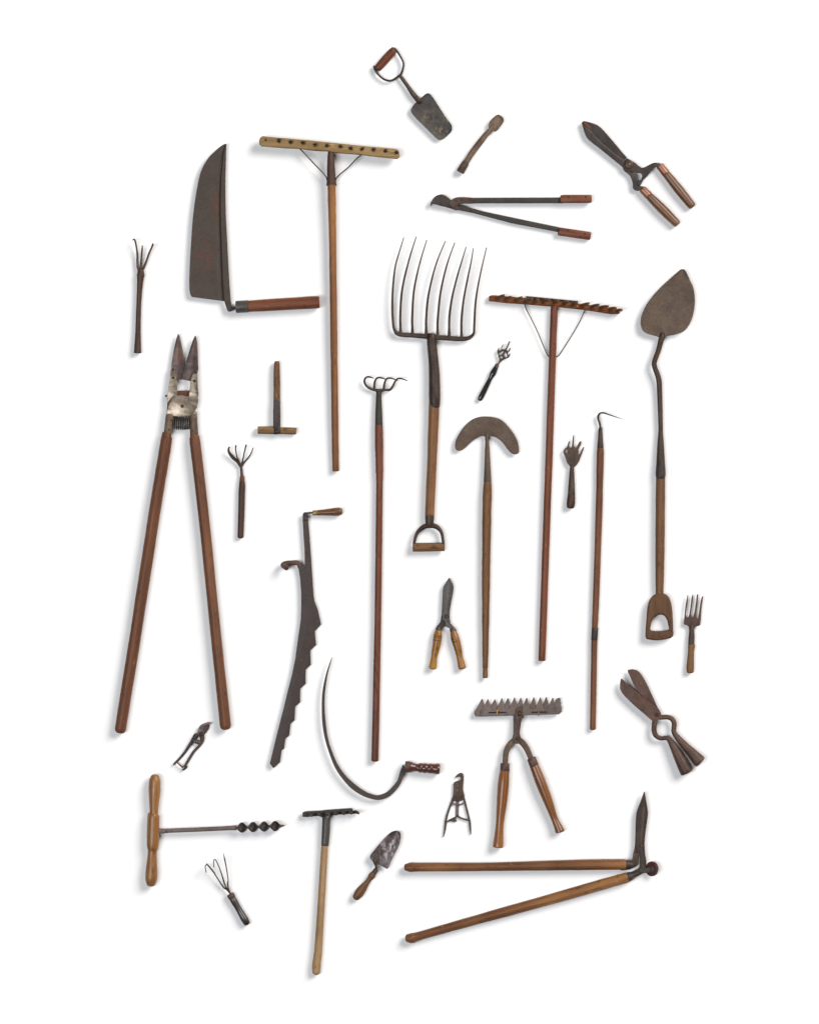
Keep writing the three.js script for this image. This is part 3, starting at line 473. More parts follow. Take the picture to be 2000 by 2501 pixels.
{ // manure fork
  const q = frame(930, 560, 1210, 1724), g = frame(980, 800, 1110, 492), k = q.k, kg = g.k, t = tool('manure_fork', 'wide eight-tine fork with socketed shaft and wooden D-handle', 'fork', 1060, 950);
  const H = 14;
  const bar = part(t, 'cross_bar', tube([[225, 1550, 30], [290, 1585, 34], [500, 1600, 36], [760, 1622, 38], [1000, 1640, 38], [1200, 1652, 36], [1310, 1640, 30], [1370, 1600, 22]].map((a) => [...q([a[0], a[1]]), H, a[2] * k, 4]), { smooth: 4, square: 0.8, cap0: 2, cap1: 2 }), M.fork);
  const tines = [[[235, 1560], [196, 1490], [180, 1350], [174, 1100], [185, 850], [215, 580], [262, 400], [345, 130]], [[297, 1590], [295, 1480], [293, 1300], [310, 1000], [350, 760], [420, 480], [470, 310], [532, 115]], [[476, 1600], [474, 1480], [472, 1350], [490, 1000], [530, 750], [600, 460], [690, 165]], [[682, 1610], [680, 1490], [681, 1350], [706, 1050], [770, 740], [850, 470], [970, 180]], [[853, 1620], [852, 1500], [856, 1350], [890, 1000], [950, 700], [1020, 450], [1110, 205]], [[1026, 1635], [1025, 1510], [1031, 1300], [1070, 1030], [1140, 740], [1210, 500], [1280, 270]], [[1213, 1645], [1210, 1530], [1212, 1350], [1240, 1080], [1300, 760], [1350, 520], [1388, 290]], [[1330, 1635], [1392, 1570], [1402, 1450], [1418, 1150], [1450, 900], [1510, 600], [1585, 280]]];
  for (const tn of tines) { const n = tn.length - 1; part(t, 'tine', tube(tn.map((p, j) => { const v = j / n; return [...q(p), H + 4 * Math.sin(v * 2.6), (j === 0 ? 30 : 21 - 14 * Math.pow(v, 2)) * k]; }), { smooth: 5, n: 10, wobble: 0.04 }), M.fork); }
  part(t, 'handle', tube([[306, 560, 45], [301, 750, 49], [292, 1000, 47], [285, 1200, 45], [272, 1480, 44], [261, 1735, 43]].map((a) => [...g([a[0], a[1]]), H, a[2] * kg]), { smooth: 6, wobble: 0.02 }), W.brown);
  part(t, 'socket', tube([[280, 60, 34], [279, 100, 44], [286, 200, 46], [298, 320, 47], [304, 430, 51], [307, 560, 53], [308, 660, 53], [311, 735, 44], [314, 752, 30]].map((a) => [...g([a[0], a[1]]), H + (a[1] > 600 ? 2.2 : 0.6), a[2] * kg]), { smooth: 4 }), M.fork);
  part(t, 'collar', tube([[262, 1715, 42], [261, 1760, 42], [261, 1812, 38], [262, 1850, 24]].map((a) => [...g([a[0], a[1]]), H, a[2] * kg]), { smooth: 3 }), M.fork);
  part(t, 'yoke_arm', tube([[262, 1825, 24], [200, 1845, 22], [148, 1895, 16], [122, 1970, 14], [117, 2040, 13], [118, 2068, 12]].map((a) => [...g([a[0], a[1]]), H, a[2] * kg, 6]), { smooth: 4, cap1: 1 }), M.fork);
  part(t, 'yoke_arm', tube([[264, 1825, 24], [325, 1843, 22], [368, 1890, 16], [385, 1970, 14], [388, 2040, 13], [386, 2064, 12]].map((a) => [...g([a[0], a[1]]), H, a[2] * kg, 6]), { smooth: 4, cap1: 1 }), M.fork);
  part(t, 'grip', turned(g([112, 2032]), g([390, 2028]), H, H, [[0, 36 * kg], [0.06, 40 * kg], [0.5, 40 * kg], [0.94, 39 * kg], [1, 35 * kg]], { wobble: 0.03, smooth: 3 }), W.grey);
  settle(t);
}
{ // red wooden rake, teeth up
  const q = frame(1170, 700, 1540, 1724), k = q.k, t = tool('toothed_rake', 'long red-brown rake with sawtooth wooden teeth and two wire braces', 'rake', 1345, 780);
  const H = 10;
  const head = part(t, 'rake_head', plate(q.all([[107, 166], [112, 108], [150, 99], [400, 120], [600, 142], [900, 166], [1200, 204], [1400, 232], [1600, 268], [1592, 311], [1500, 316], [1200, 269], [900, 236], [600, 211], [300, 189]]), 1, 14, { bevel: 1.4, along: 'x' }), W.redHead);
  part(t, 'batten', plate(q.all([[520, 116], [550, 112], [1118, 166], [1112, 182], [560, 132]]), 3, 14.6, { along: 'x' }), W.dark, head);
  const tt = [[170, 145, 290, 95], [275, 152, 370, 115], [385, 166, 490, 120], [495, 182, 610, 138], [600, 182, 680, 150], [690, 182, 810, 152], [820, 192, 910, 157], [930, 202, 1020, 168], [1035, 216, 1120, 172], [1135, 228, 1250, 188], [1245, 242, 1365, 203], [1345, 252, 1470, 222], [1455, 268, 1560, 243], [1545, 287, 1622, 264]];
  for (const [x0, y0, x1, y1] of tt) { const a = q([x0, y0]), b = q([x1, y1]), m = [(a[0] + b[0]) / 2, (a[1] + b[1]) / 2]; part(t, 'tooth', tube([[a[0] + 5, a[1] - 2, 8, 4.2, 4.6], [a[0] + 8, a[1] - 3, 15, 4.2, 4.6], [m[0] + 4, m[1] - 1, 27, 3.8, 4.2], [b[0] - 3, b[1] + 2, 38, 2.6, 3]], { smooth: 2, square: 0.45, n: 12 }), W.walnut, head); }  // darker wood than the head: shade of the tooth sides put into the colour
  part(t, 'brace', tube([[515, 195], [530, 250], [565, 320], [650, 490], [740, 705], [775, 780], [800, 805]].map((a) => [...q(a), H, 6 * k]), { smooth: 3, n: 8 }), M.olive);
  part(t, 'brace', tube([[1205, 255], [1185, 300], [1130, 420], [1020, 605], [912, 772], [880, 798], [860, 805]].map((a) => [...q(a), H, 6 * k]), { smooth: 3, n: 8 }), M.olive);
  const h = part(t, 'handle', tube([[...q([849, 225]), H, 36 * k], [...q([849, 270]), H, 40 * k], [...q([846, 400]), H, 42 * k], [...q([838, 600]), H, 42 * k], [1347.5, 900, H, 9], [1334, 1280, H, 9], [1322.5, 1613, H, 8.6]], { smooth: 8, wobble: 0.03 }), W.rust);
  rivet(t, 'dark_dot', q([852, 656]), H + 8.6, 1.5, M.hole, h, 0.5);  // near-black dome marking a dot on the handle
  settle(t);
}
{ // small claw weeder, black handle
  const q = frame(1140, 810, 1270, 1475), k = q.k, t = tool('hand_weeder', 'small openwork claw weeder with glossy black handle', 'hand weeder', 1205, 905);
  const H = 9;
  part(t, 'handle', turned(q([362, 1868]), q([812, 975]), H, H, [[0, 68 * k], [0.06, 77 * k], [0.15, 78 * k], [0.4, 70 * k], [0.6, 60 * k], [0.68, 66 * k], [0.78, 86 * k], [0.86, 82 * k], [1, 60 * k]], { smooth: 4, cap0: 5, blunt: 0.7 }), W.black);
  part(t, 'ferrule', turned(q([806, 984]), q([846, 898]), H, H, [[0, 60 * k], [0.6, 56 * k], [1, 40 * k]]), M.rust);
  part(t, 'claw_head', plate(q.all([[858, 890], [872, 858], [888, 780], [865, 680], [836, 570], [850, 500], [873, 462], [888, 478], [882, 530], [935, 508], [945, 450], [988, 354], [1002, 374], [968, 466], [1010, 495], [1068, 470], [1110, 390], [1162, 268], [1186, 265], [1180, 312], [1132, 430], [1100, 500], [1135, 543], [1162, 490], [1190, 448], [1206, 455], [1182, 530], [1132, 600], [1150, 652], [1170, 620], [1190, 608], [1197, 625], [1168, 698], [1140, 730], [1010, 780], [925, 838], [893, 895]]), H - 1.6, 3.4, { smooth: 3, bevel: 1, holes: [q.all([[885, 600], [990, 546], [1004, 562], [955, 650], [905, 650]]), q.all([[1070, 578], [1110, 690], [1062, 722], [1012, 672], [1016, 620]]), q.all([[909, 720], [945, 684], [981, 720], [945, 756]])] }), M.fork);
  settle(t);
}
{ // half-moon edger
  const q = frame(1090, 1000, 1290, 1437), k = q.k, t = tool('edging_iron', 'half-moon turf edger with crescent iron blade on long brown handle', 'turf edger', 1185, 1320);
  const H = 12;
  const fn = (u, v) => H + 1.5;
  part(t, 'blade', plate(q.all([[150, 640], [165, 540], [220, 430], [300, 310], [430, 190], [560, 136], [700, 125], [860, 145], [980, 200], [1080, 300], [1180, 430], [1245, 560], [1272, 700], [1258, 770], [1200, 792], [1130, 765], [1060, 690], [980, 582], [880, 502], [800, 476], [746, 482], [742, 560], [680, 560], [676, 490], [640, 467], [560, 485], [480, 532], [400, 602], [310, 690], [240, 727], [170, 712]]), H - 1, 2.6, { smooth: 4, bevel: 0.8 }), M.spade);
  part(t, 'socket', tube([[712, 420, 18, 1], [711, 470, 30, 1], [712, 560, 33, 0], [716, 800, 47, 0], [719, 1100, 60, 0], [720, 1270, 67, 0]].map((a) => [...q([a[0], a[1]]), H + a[3], a[2] * k]), { smooth: 3, wobble: 0.02 }), M.spade);
  const h = part(t, 'handle', tube([[...q([720, 1268]), H, 66 * k], [...q([718, 1400]), H, 76 * k], [...q([715, 1560]), H, 79 * k], [...q([708, 1900]), H, 80 * k], [1188, 1300, H, 10.8], [1186.5, 1400, H, 10], [1185.3, 1520, H, 8.6], [1184.6, 1630, H, 6.8]], { smooth: 8, wobble: 0.04 }), W.edger);
  part(t, 'tip', turned([1184.6, 1629], [1184.4, 1655], H, H, [[0, 5.8], [0.9, 6.2], [1, 5.8]]), W.grey);
  rivet(t, 'dark_dot', q([730, 1397]), H + 9.6, 1.5, M.hole, h, 0.5);  // dark dot, a low dome on the wood
  settle(t);
}
{ // hand-shaped fork
  const q = frame(1350, 1050, 1440, 924), k = q.k, t = tool('hand_fork', 'small bronze-brown fork shaped like an open hand', 'hand fork', 1395, 1150);
  const H = 9;
  const hd = part(t, 'fork_head', plate(q.all([[400, 890], [350, 830], [300, 680], [262, 590], [258, 540], [290, 470], [345, 420], [375, 330], [405, 285], [418, 300], [395, 400], [425, 450], [460, 430], [475, 340], [490, 190], [508, 130], [524, 150], [520, 380], [545, 440], [570, 462], [600, 410], [650, 310], [695, 282], [700, 350], [660, 440], [632, 500], [640, 540], [628, 600], [660, 610], [700, 520], [752, 428], [771, 440], [742, 540], [700, 650], [640, 800], [580, 890], [530, 930], [440, 932]]), H - 1.5, 3, { smooth: 3, bevel: 1, holes: [q.all([[300, 545], [335, 490], [352, 525], [350, 590], [320, 598]])] }), M.brownplate);
  part(t, 'palm_rib', tube([[...q([430, 800]), H + 1.2, 30 * k, 0.9], [...q([445, 640]), H + 1.2, 26 * k, 0.7], [...q([430, 520]), H + 1.1, 16 * k, 0.5]], { smooth: 3 }), M.brownplate, hd);
  part(t, 'palm_rib', tube([[...q([520, 800]), H + 1.2, 30 * k, 0.9], [...q([535, 640]), H + 1.2, 26 * k, 0.7], [...q([555, 520]), H + 1.1, 16 * k, 0.5]], { smooth: 3 }), M.brownplate, hd);
  rivet(t, 'socket_mouth', q([484, 890]), H + 1.2, 6.4, M.rust, hd, 2.2);
  part(t, 'handle', tube([[474, 900, 48], [470, 960, 52], [465, 1200, 70], [456, 1640, 93]].map((a) => [...q([a[0], a[1]]), H, a[2] * k]), { smooth: 5, wobble: 0.02 }), M.brownplate);
  part(t, 'grip_end', tube([[456, 1640, 96], [446, 1780, 105], [440, 1860, 106], [436, 1905, 101]].map((a) => [...q([a[0], a[1]]), H, a[2] * k]), { smooth: 3, cap1: 7, blunt: 0.6 }), W.dark);
  settle(t);
}
{ // long hook
  const q = frame(1430, 990, 1540, 1129), k = q.k, t = tool('weeding_hook', 'long thin red-brown pole ending in a single needle hook', 'weeding hook', 1455, 1400);
  const H = 10;
  part(t, 'hook', tube([[362, 600, 30, 0], [358, 540, 30, 0], [342, 450, 29, 0], [308, 350, 28, 0], [304, 275, 27, 2], [340, 212, 24, 4], [395, 191, 21, 6], [470, 202, 20, 8], [700, 280, 14, 12], [960, 368, 2, 15]].map((a) => [...q([a[0], a[1]]), H + a[3], a[2] * k]), { smooth: 5, n: 10 }), M.fork);
  part(t, 'socket', tube([[366, 565, 44], [364, 600, 50], [362, 650, 56], [362, 850, 68], [362, 1065, 80]].map((a) => [...q([a[0], a[1]]), H, a[2] * k]), { smooth: 3, wobble: 0.04 }), M.fork);
  part(t, 'handle', tube([[...q([362, 1060]), H, 80 * k], [...q([361, 1200]), H, 90 * k], [...q([350, 1700]), H, 89 * k], [1463, 1200, H, 8.5], [1455, 1450, H, 8], [1451, 1550, H, 7.5], [1446.6, 1778, H, 7.2]], { smooth: 8, wobble: 0.035, cap1: 5, blunt: 0.5 }), W.red);
  part(t, 'band', turned([1451.9, 1534], [1450.5, 1563], H, H, [[0, 8.2], [1, 8]]), M.iron);
  settle(t);
}
{ // long pointed spade
  const q = frame(1530, 640, 1720, 1280), g = frame(1540, 960, 1680, 487), k = q.k, kg = g.k, t = tool('pointed_spade', 'long spade with heart-shaped rusty blade, kinked neck and D-handle', 'spade', 1610, 1100);
  const H = 13;
  const rows = [[520, 1240, 622, 1224], [450, 1216, 720, 1208], [345, 1190, 845, 1182], [262, 1140, 940, 1135], [228, 1060, 1010, 1050], [221, 980, 1060, 950], [245, 860, 1095, 820], [320, 700, 1112, 680], [430, 550, 1108, 540], [560, 410, 1085, 420], [690, 290, 1045, 330], [790, 200, 1000, 230], [850, 146, 968, 165], [876, 128, 942, 134], [898, 123, 925, 123]].map((r) => [q([r[0], r[1]]), q([r[2], r[3]])]);
  part(t, 'blade', blade(rows, (u, v) => H + 5 - 4.5 * Math.pow(Math.sin(Math.PI * u), 1.2) + 2.5 * Math.exp(-Math.pow((u - 0.46) / 0.045, 2)) * sm(0.42, 0.1, v), 2, { k: 30, smooth: 4 }), M.spade);
  part(t, 'neck', tube([...[[610, 1080, 14, -5], [585, 1180, 36, -2], [568, 1245, 46, 2], [520, 1440, 43, 5], [452, 1630, 42, 9], [450, 1720, 42, 9], [518, 1925, 45, 5], [535, 2140, 44, 1]].map((a) => [...q([a[0], a[1]]), H + a[3] * 0.6, a[2] * k]), ...[[250, 280, 20], [250, 340, 21], [250, 430, 28], [250, 600, 38]].map((a) => [...g([a[0], a[1]]), H, a[2] * kg])], { smooth: 5 }), M.fork);
  part(t, 'socket', plateTube(g, kg, H), M.iron);
  part(t, 'handle', tube([[251, 690, 39], [249, 800, 40], [245, 1200, 40], [243, 1500, 37], [241, 1720, 33]].map((a) => [...g([a[0], a[1]]), H, a[2] * kg]), { smooth: 7, wobble: 0.02 }), W.oak);
  const d = part(t, 'd_grip', plate(g.all([[207, 1706], [275, 1701], [318, 1730], [340, 1790], [350, 1870], [356, 2000], [353, 2066], [300, 2088], [220, 2101], [150, 2092], [122, 2070], [130, 1920], [138, 1820], [160, 1750]]), H - 11, 22, { smooth: 2, bevel: 5, segs: 5, holes: [g.all([[166, 2012], [168, 1965], [182, 1918], [212, 1890], [245, 1881], [280, 1891], [304, 1925], [315, 1970], [317, 2012], [240, 2021]])] }), W.walnut);
  rivet(t, 'dark_dot', g([253, 2068]), H + 11, 1.6, M.hole, d, 0.5);  // low near-black dome on the grip bar
  settle(t);
}
function plateTube(g, kg, H) { return tube([[250, 540, 26], [250, 600, 37], [250, 640, 41], [250, 700, 43], [258, 725, 36], [270, 748, 16]].map((a) => [...g([a[0], a[1]]), H + 1.2, a[2] * kg]), { smooth: 3 }); }
{ // four-tine hand fork
  const q = frame(1640, 1430, 1740, 937), k = q.k, t = tool('hand_fork', 'rusty four-tine hand fork with short pale wooden handle', 'hand fork', 1685, 1545);
  const H = 9;
  part(t, 'fork_head', plate(q.all([[265, 885], [275, 760], [300, 500], [328, 330], [355, 208], [366, 240], [346, 450], [314, 650], [330, 712], [350, 732], [374, 715], [398, 620], [425, 430], [443, 280], [468, 202], [482, 235], [460, 450], [430, 640], [440, 702], [460, 722], [484, 700], [510, 600], [543, 380], [562, 230], [578, 186], [597, 240], [576, 430], [550, 650], [558, 740], [572, 757], [590, 735], [620, 570], [655, 330], [697, 236], [707, 270], [682, 450], [661, 680], [640, 905], [560, 927], [505, 965], [502, 1010], [388, 1010], [380, 950], [320, 905]]), H - 1.5, 3.2, { smooth: 2, bevel: 1 }), M.rust);
  part(t, 'socket', tube([[445, 900, 30, 0.5], [445, 960, 54, 0], [446, 1100, 64, 0], [441, 1240, 72, 0], [438, 1345, 77, 0]].map((a) => [...q([a[0], a[1]]), H + a[3], a[2] * k]), { smooth: 3, wobble: 0.03 }), M.fork);
  part(t, 'handle', tube([[441, 1352, 76], [441, 1400, 80], [432, 1500, 72], [422, 1700, 78], [415, 1850, 85], [413, 1960, 80]].map((a) => [...q([a[0], a[1]]), H, a[2] * k]), { smooth: 4, cap1: 5, blunt: 0.5, wobble: 0.03 }), W.grey);
  settle(t);
}
{ // small hedge shears, yellow handles
  const q = frame(1030, 1400, 1150, 1035), k = q.k, t = tool('hedge_shears', 'small closed grey shears with golden-yellow ringed handles', 'shears', 1090, 1520);
  const H = 11, R = (l) => l.map((r) => [q([r[0], r[1]]), q([r[2], r[3]])]);
  part(t, 'blade', blade(R([[560, 105, 575, 100], [500, 205, 560, 200], [447, 310, 540, 300], [436, 480, 520, 480], [424, 700, 500, 700], [416, 860, 500, 860], [400, 960, 500, 960]]), () => H - 2.6, 2), M.iron);
  part(t, 'blade', blade(R([[572, 96, 583, 96], [518, 190, 632, 180], [460, 302, 668, 290], [450, 460, 650, 450], [442, 650, 612, 650], [436, 830, 586, 830], [440, 985, 590, 995]]), (u) => H + 1 + 1.2 * sm(0.35, 0.6, u) - 1.2 * sm(0.6, 1, u), 2.6, { k: 20 }), M.grey);
  part(t, 'arm', plate(q.all([[425, 900], [437, 975], [495, 1030], [500, 1118], [420, 1150], [418, 1215], [288, 1195], [312, 1120], [385, 1030], [400, 960]]), H - 4, 4.4, { smooth: 2, bevel: 1 }), M.iron);
  part(t, 'arm', plate(q.all([[442, 960], [590, 975], [602, 1050], [710, 1165], [722, 1215], [588, 1215], [580, 1160], [503, 1122], [500, 1032]]), H - 1.6, 4.2, { smooth: 2, bevel: 1 }), M.grey);
  const n = rivet(t, 'pivot_nut', q([520, 905]), H + 2, 5.2, M.iron, t, 2); rivet(t, 'pivot_screw', q([528, 920]), H + 3, 2.8, M.grey, n, 2.4);
  for (const [pts, rings] of [[[[352, 1190, 62], [342, 1260, 82], [332, 1340, 91], [312, 1500, 89], [282, 1640, 80], [260, 1760, 69], [245, 1870, 74], [228, 1975, 84]], [[336, 1318, 91], [331, 1352, 92], [324, 1408, 92]]], [[[655, 1205, 60], [678, 1290, 80], [706, 1390, 89], [750, 1550, 84], [780, 1680, 74], [797, 1770, 68], [822, 1880, 76], [842, 1975, 85]], [[690, 1345, 86], [699, 1382, 88], [713, 1428, 90]]]]) {
    const h = part(t, 'handle', tube(pts.map((a) => [...q([a[0], a[1]]), H - 1, a[2] * k]), { smooth: 5, cap1: 6, blunt: 0.5 }), W.yellow);
    const d = [pts[5][0] - pts[1][0], pts[5][1] - pts[1][1]], L = Math.hypot(...d);
    for (const r of rings) part(t, 'ring', tube([[r[0], r[1]], [r[0] + d[0] / L * 6, r[1] + d[1] / L * 6]].map((p) => [...q(p), H - 1, (r[2] + 1.5) * k]), {}), W.dark, h);
    part(t, 'ferrule', tube([[pts[0][0] - d[0] / L * 45, pts[0][1] - d[1] / L * 45, 52], [pts[0][0] + d[0] / L * 12, pts[0][1] + d[1] / L * 12, 66]].map((a) => [...q([a[0], a[1]]), H - 1, a[2] * k]), {}), M.grey);
  }
  settle(t);
}
{ // forged iron shears
  const q = frame(1480, 1620, 1730, 1724), k = q.k, t = tool('iron_shears', 'all-iron rusty shears with open blades and flared tubular handles', 'shears', 1610, 1760);
  const H = 15, R = (l) => l.map((r) => [q([r[0], r[1]]), q([r[2], r[3]])]);
  part(t, 'blade', blade(R([[356, 108, 425, 97], [362, 150, 500, 112], [390, 205, 560, 158], [430, 300, 605, 215], [492, 425, 680, 350], [600, 560, 768, 540], [740, 720, 862, 745], [800, 850, 920, 850]]), (u) => H - 2.6, 2.4), M.rust);
  part(t, 'blade', blade(R([[244, 254, 254, 252], [228, 320, 330, 322], [224, 385, 392, 378], [236, 450, 455, 432], [300, 545, 520, 480], [450, 692, 640, 580], [620, 838, 780, 680], [730, 935, 868, 755], [775, 968, 910, 830], [830, 972, 935, 900]]), (u) => H + 1.5 - 1.4 * sm(0.3, 0, u), 3), M.rust);
  const rv = rivet(t, 'pivot_rivet', q([845, 855]), H + 1.4, 6.6, M.rust, t, 2); rivet(t, 'rivet_head', q([850, 852]), H + 2.6, 3.4, M.iron, rv, 2);
  const f = (l) => tube(l.map((a) => [...q([a[0], a[1]]), H - 1, a[2] * k, a[3] ?? a[2] * k]), { smooth: 6, cap1: 3, blunt: 0.4, wobble: 0.02 });
  const a1 = part(t, 'handle', f([[870, 915, 34, 1.2], [925, 906, 42, 3.6], [1030, 905, 40], [1100, 935, 42], [1136, 1010, 43], [1130, 1090, 41], [1130, 1150, 42], [1175, 1225, 48], [1300, 1370, 66], [1430, 1505, 86], [1540, 1625, 106], [1572, 1656, 104]]), M.rust);
  const a2 = part(t, 'handle', f([[815, 920, 40, 1], [806, 985, 44, 3.6], [800, 1050, 44], [797, 1130, 44], [830, 1215, 42], [910, 1258, 38], [1000, 1254, 38], [1052, 1286, 43], [1120, 1390, 62], [1220, 1580, 88], [1320, 1780, 106], [1346, 1832, 104]]), M.rust);
  rivet(t, 'rivet', q([1577, 1592]), H + 9.5, 2.4, M.scoop, a1); rivet(t, 'rivet', q([1360, 1795]), H + 13, 2.6, M.rust, a2);
  settle(t);
}
{ // comb hedge clipper
  const q = frame(1140, 1690, 1390, 1382), k = q.k, t = tool('comb_clipper', 'hedge clipper with sawtooth comb blade across two splayed orange-brown handles', 'hedge clipper', 1255, 1880);
  const H = 13;
  const tooth = ([x, y]) => [[x - 72, 224], [x - 9, y + 12], [x, y], [x + 9, y + 14], [x + 36, 190], [x + 48, 224]];
  const back = [[96, 296], [97, 262], [130, 214], [192, 98], [202, 87], [214, 104], [238, 180], [262, 224], ...[[375, 92], [553, 75], [725, 70], [900, 65], [1068, 62]].flatMap(tooth), [1170, 224], [1190, 110], [1205, 88], [1242, 75], [1262, 92], [1258, 120], [1270, 145], [1266, 180], [1280, 200], [1276, 265], [1240, 300], [180, 331], [115, 330]];
  part(t, 'comb_plate', plate(q.all(back), H - 3, 2.4, { bevel: 0.6 }), M.comb);
  const front = [[180, 324], [188, 232], ...[[282, 88], [470, 75], [640, 68], [805, 70], [988, 65], [1155, 68]].flatMap(tooth).slice(0), [1200, 300]];
  const fp = part(t, 'comb_plate', plate(q.all(front), H - 0.2, 2.4, { bevel: 0.6 }), M.comb);
  for (const [x0, y0, x1, y1, cx, cy, m] of [[290, 276, 525, 274, 420, 275, M.brass], [865, 272, 1075, 268, 975, 270, M.scoop]]) {
    part(t, 'slot', plate(q.all([[x0, y0 - 9], [x1, y1 - 9], [x1, y1 + 9], [x0, y0 + 9]]), H + 1.2, 1.3, { bevel: 0.3 }), M.hole, fp);  // solid dark strip on the plate, painting the shade of a slot
    part(t, 'clip', plate(q.all([[cx - 24, cy + 52], [cx - 20, cy - 30], [cx + 28, cy - 38], [cx + 26, cy - 20], [cx - 4, cy - 16], [cx - 8, cy + 52]]), H + 2, 2.4, { bevel: 0.5 }), m, fp);
    rivet(t, 'screw', q([cx + 8, cy - 4]), H + 2.2, 3, M.fork, fp);
  }
  part(t, 'lever', plate(q.all([[622, 296], [690, 296], [690, 560], [720, 640], [650, 690], [608, 625], [622, 560]]), H - 6, 3, { bevel: 0.8 }), M.comb);
  const lv = part(t, 'lever', plate(q.all([[655, 330], [662, 240], [680, 204], [706, 192], [734, 204], [745, 235], [744, 310], [728, 420], [710, 560], [735, 630], [700, 690], [655, 690], [612, 630], [632, 560], [650, 440]]), H + 3, 3, { smooth: 2, bevel: 0.9 }), M.rust);
  part(t, 'painted_lever_slot', plate(q.all([[682, 320], [684, 262], [708, 250], [728, 262], [728, 320]]), H + 5.4, 1.2, { bevel: 0.3 }), M.hole, lv);  // raised dark plate in place of a cut; slot shade is its colour
  rivet(t, 'screw', q([706, 288]), H + 6.4, 3.4, M.grey, lv, 1.6); rivet(t, 'pivot_rivet', q([682, 622]), H + 5.8, 5.4, M.fork, lv, 2);
  const f = (l, o) => tube(l.map((a) => [...q([a[0], a[1]]), H, a[2] * k, a[3]]), o);
  part(t, 'arm', f([[655, 640, 40, 3], [590, 690, 40, 3], [540, 770, 40, 4], [520, 850, 38, 5], [514, 980, 38, 6]], { smooth: 4, square: 0.7 }), M.scoop);
  part(t, 'arm', f([[680, 635, 42, 3], [745, 680, 42, 3], [800, 755, 40, 4], [835, 830, 38, 5], [870, 910, 36, 6]], { smooth: 4, square: 0.7 }), M.rust);
  part(t, 'collar', f([[511, 965, 62], [509, 1065, 64]], {}), M.rust);
  part(t, 'collar', f([[868, 893, 60], [907, 995, 63]], {}), M.rust);
  part(t, 'handle', f([[507, 1060, 64], [494, 1200, 76], [482, 1350, 76], [470, 1500, 71], [445, 1750, 56], [433, 1900, 59], [422, 2040, 71], [418, 2085, 72]], { smooth: 6, cap1: 3, blunt: 0.4 }), W.orange);
  part(t, 'handle', f([[905, 992, 63], [980, 1180, 72], [1040, 1335, 70], [1105, 1500, 62], [1172, 1690, 48], [1215, 1790, 53], [1246, 1860, 63], [1252, 1878, 64]], { smooth: 6, cap1: 3, blunt: 0.4 }), W.orange);
  settle(t);
}
{ // small hooked pruner
  const q = frame(1060, 1870, 1170, 1248), k = q.k, t = tool('hook_pruner', 'tiny hook-nosed brown metal pruner with splayed legs and broken latch', 'pruner', 1115, 1960);
  const H = 8;
  const hd = part(t, 'hook_head', plate(q.all([[582, 315], [620, 262], [665, 225], [722, 197], [782, 212], [816, 280], [808, 500], [802, 680], [840, 830], [800, 940], [700, 985], [600, 983], [505, 955], [525, 790], [532, 620], [540, 480], [565, 447], [650, 415], [722, 388], [730, 335], [690, 306], [620, 318]]), H, 3.4, { smooth: 2, bevel: 0.8 }), M.brownplate);
  part(t, 'slide_bar', plate(q.all([[630, 460], [700, 460], [705, 800], [630, 800]]), H + 3, 1.4, { bevel: 0.4 }), M.shear, hd);
  for (const p of [[665, 610], [665, 735]]) rivet(t, 'rivet', q(p), H + 4.2, 2.6, M.rust, hd);
  for (const p of [[570, 845], [785, 840]]) rivet(t, 'rivet', q(p), H + 3.2, 3.8, M.rust, hd);
  const f = (l, o) => tube(l.map((a) => [...q([a[0], a[1]]), H + (a[3] ?? 0), a[2] * k, a[4] ?? 3]), { smooth: 4, square: 0.7, ...o });
  part(t, 'leg', f([[545, 860, 34], [500, 970, 30], [440, 1130, 28], [370, 1330, 28], [332, 1480, 30], [318, 1590, 32], [295, 1780, 25], [258, 1972, 8, 0, 2]]), M.brownplate);
  part(t, 'leg', f([[800, 860, 36], [835, 960, 30], [880, 1130, 28], [945, 1390, 27], [982, 1560, 30], [1000, 1750, 25], [1017, 1905, 7, 0, 2]]), M.brownplate);
  part(t, 'arc_plate', f([[490, 1035, 18], [580, 1075, 22], [660, 1085, 24], [760, 1065, 22], [850, 1020, 18]], {}), M.comb);
  part(t, 'stem', f([[642, 960, 44, -1, 1.5], [640, 1200, 44, -1, 1.5], [636, 1390, 42, -1, 1.5]], {}), M.comb);
  rivet(t, 'rivet', q([650, 1390]), H + 0.5, 3.4, M.rust, t);
  part(t, 'link', f([[640, 1395, 28], [740, 1450, 24], [945, 1515, 24]], {}), M.brownplate);
  part(t, 'broken_latch', plate(q.all([[360, 1560], [390, 1500], [490, 1450], [600, 1400], [618, 1430], [585, 1470], [612, 1490], [620, 1555], [600, 1565], [585, 1540], [560, 1562], [470, 1540], [400, 1555]]), H - 1.4, 3, { bevel: 0.6 }), M.brownplate);
  settle(t);
}
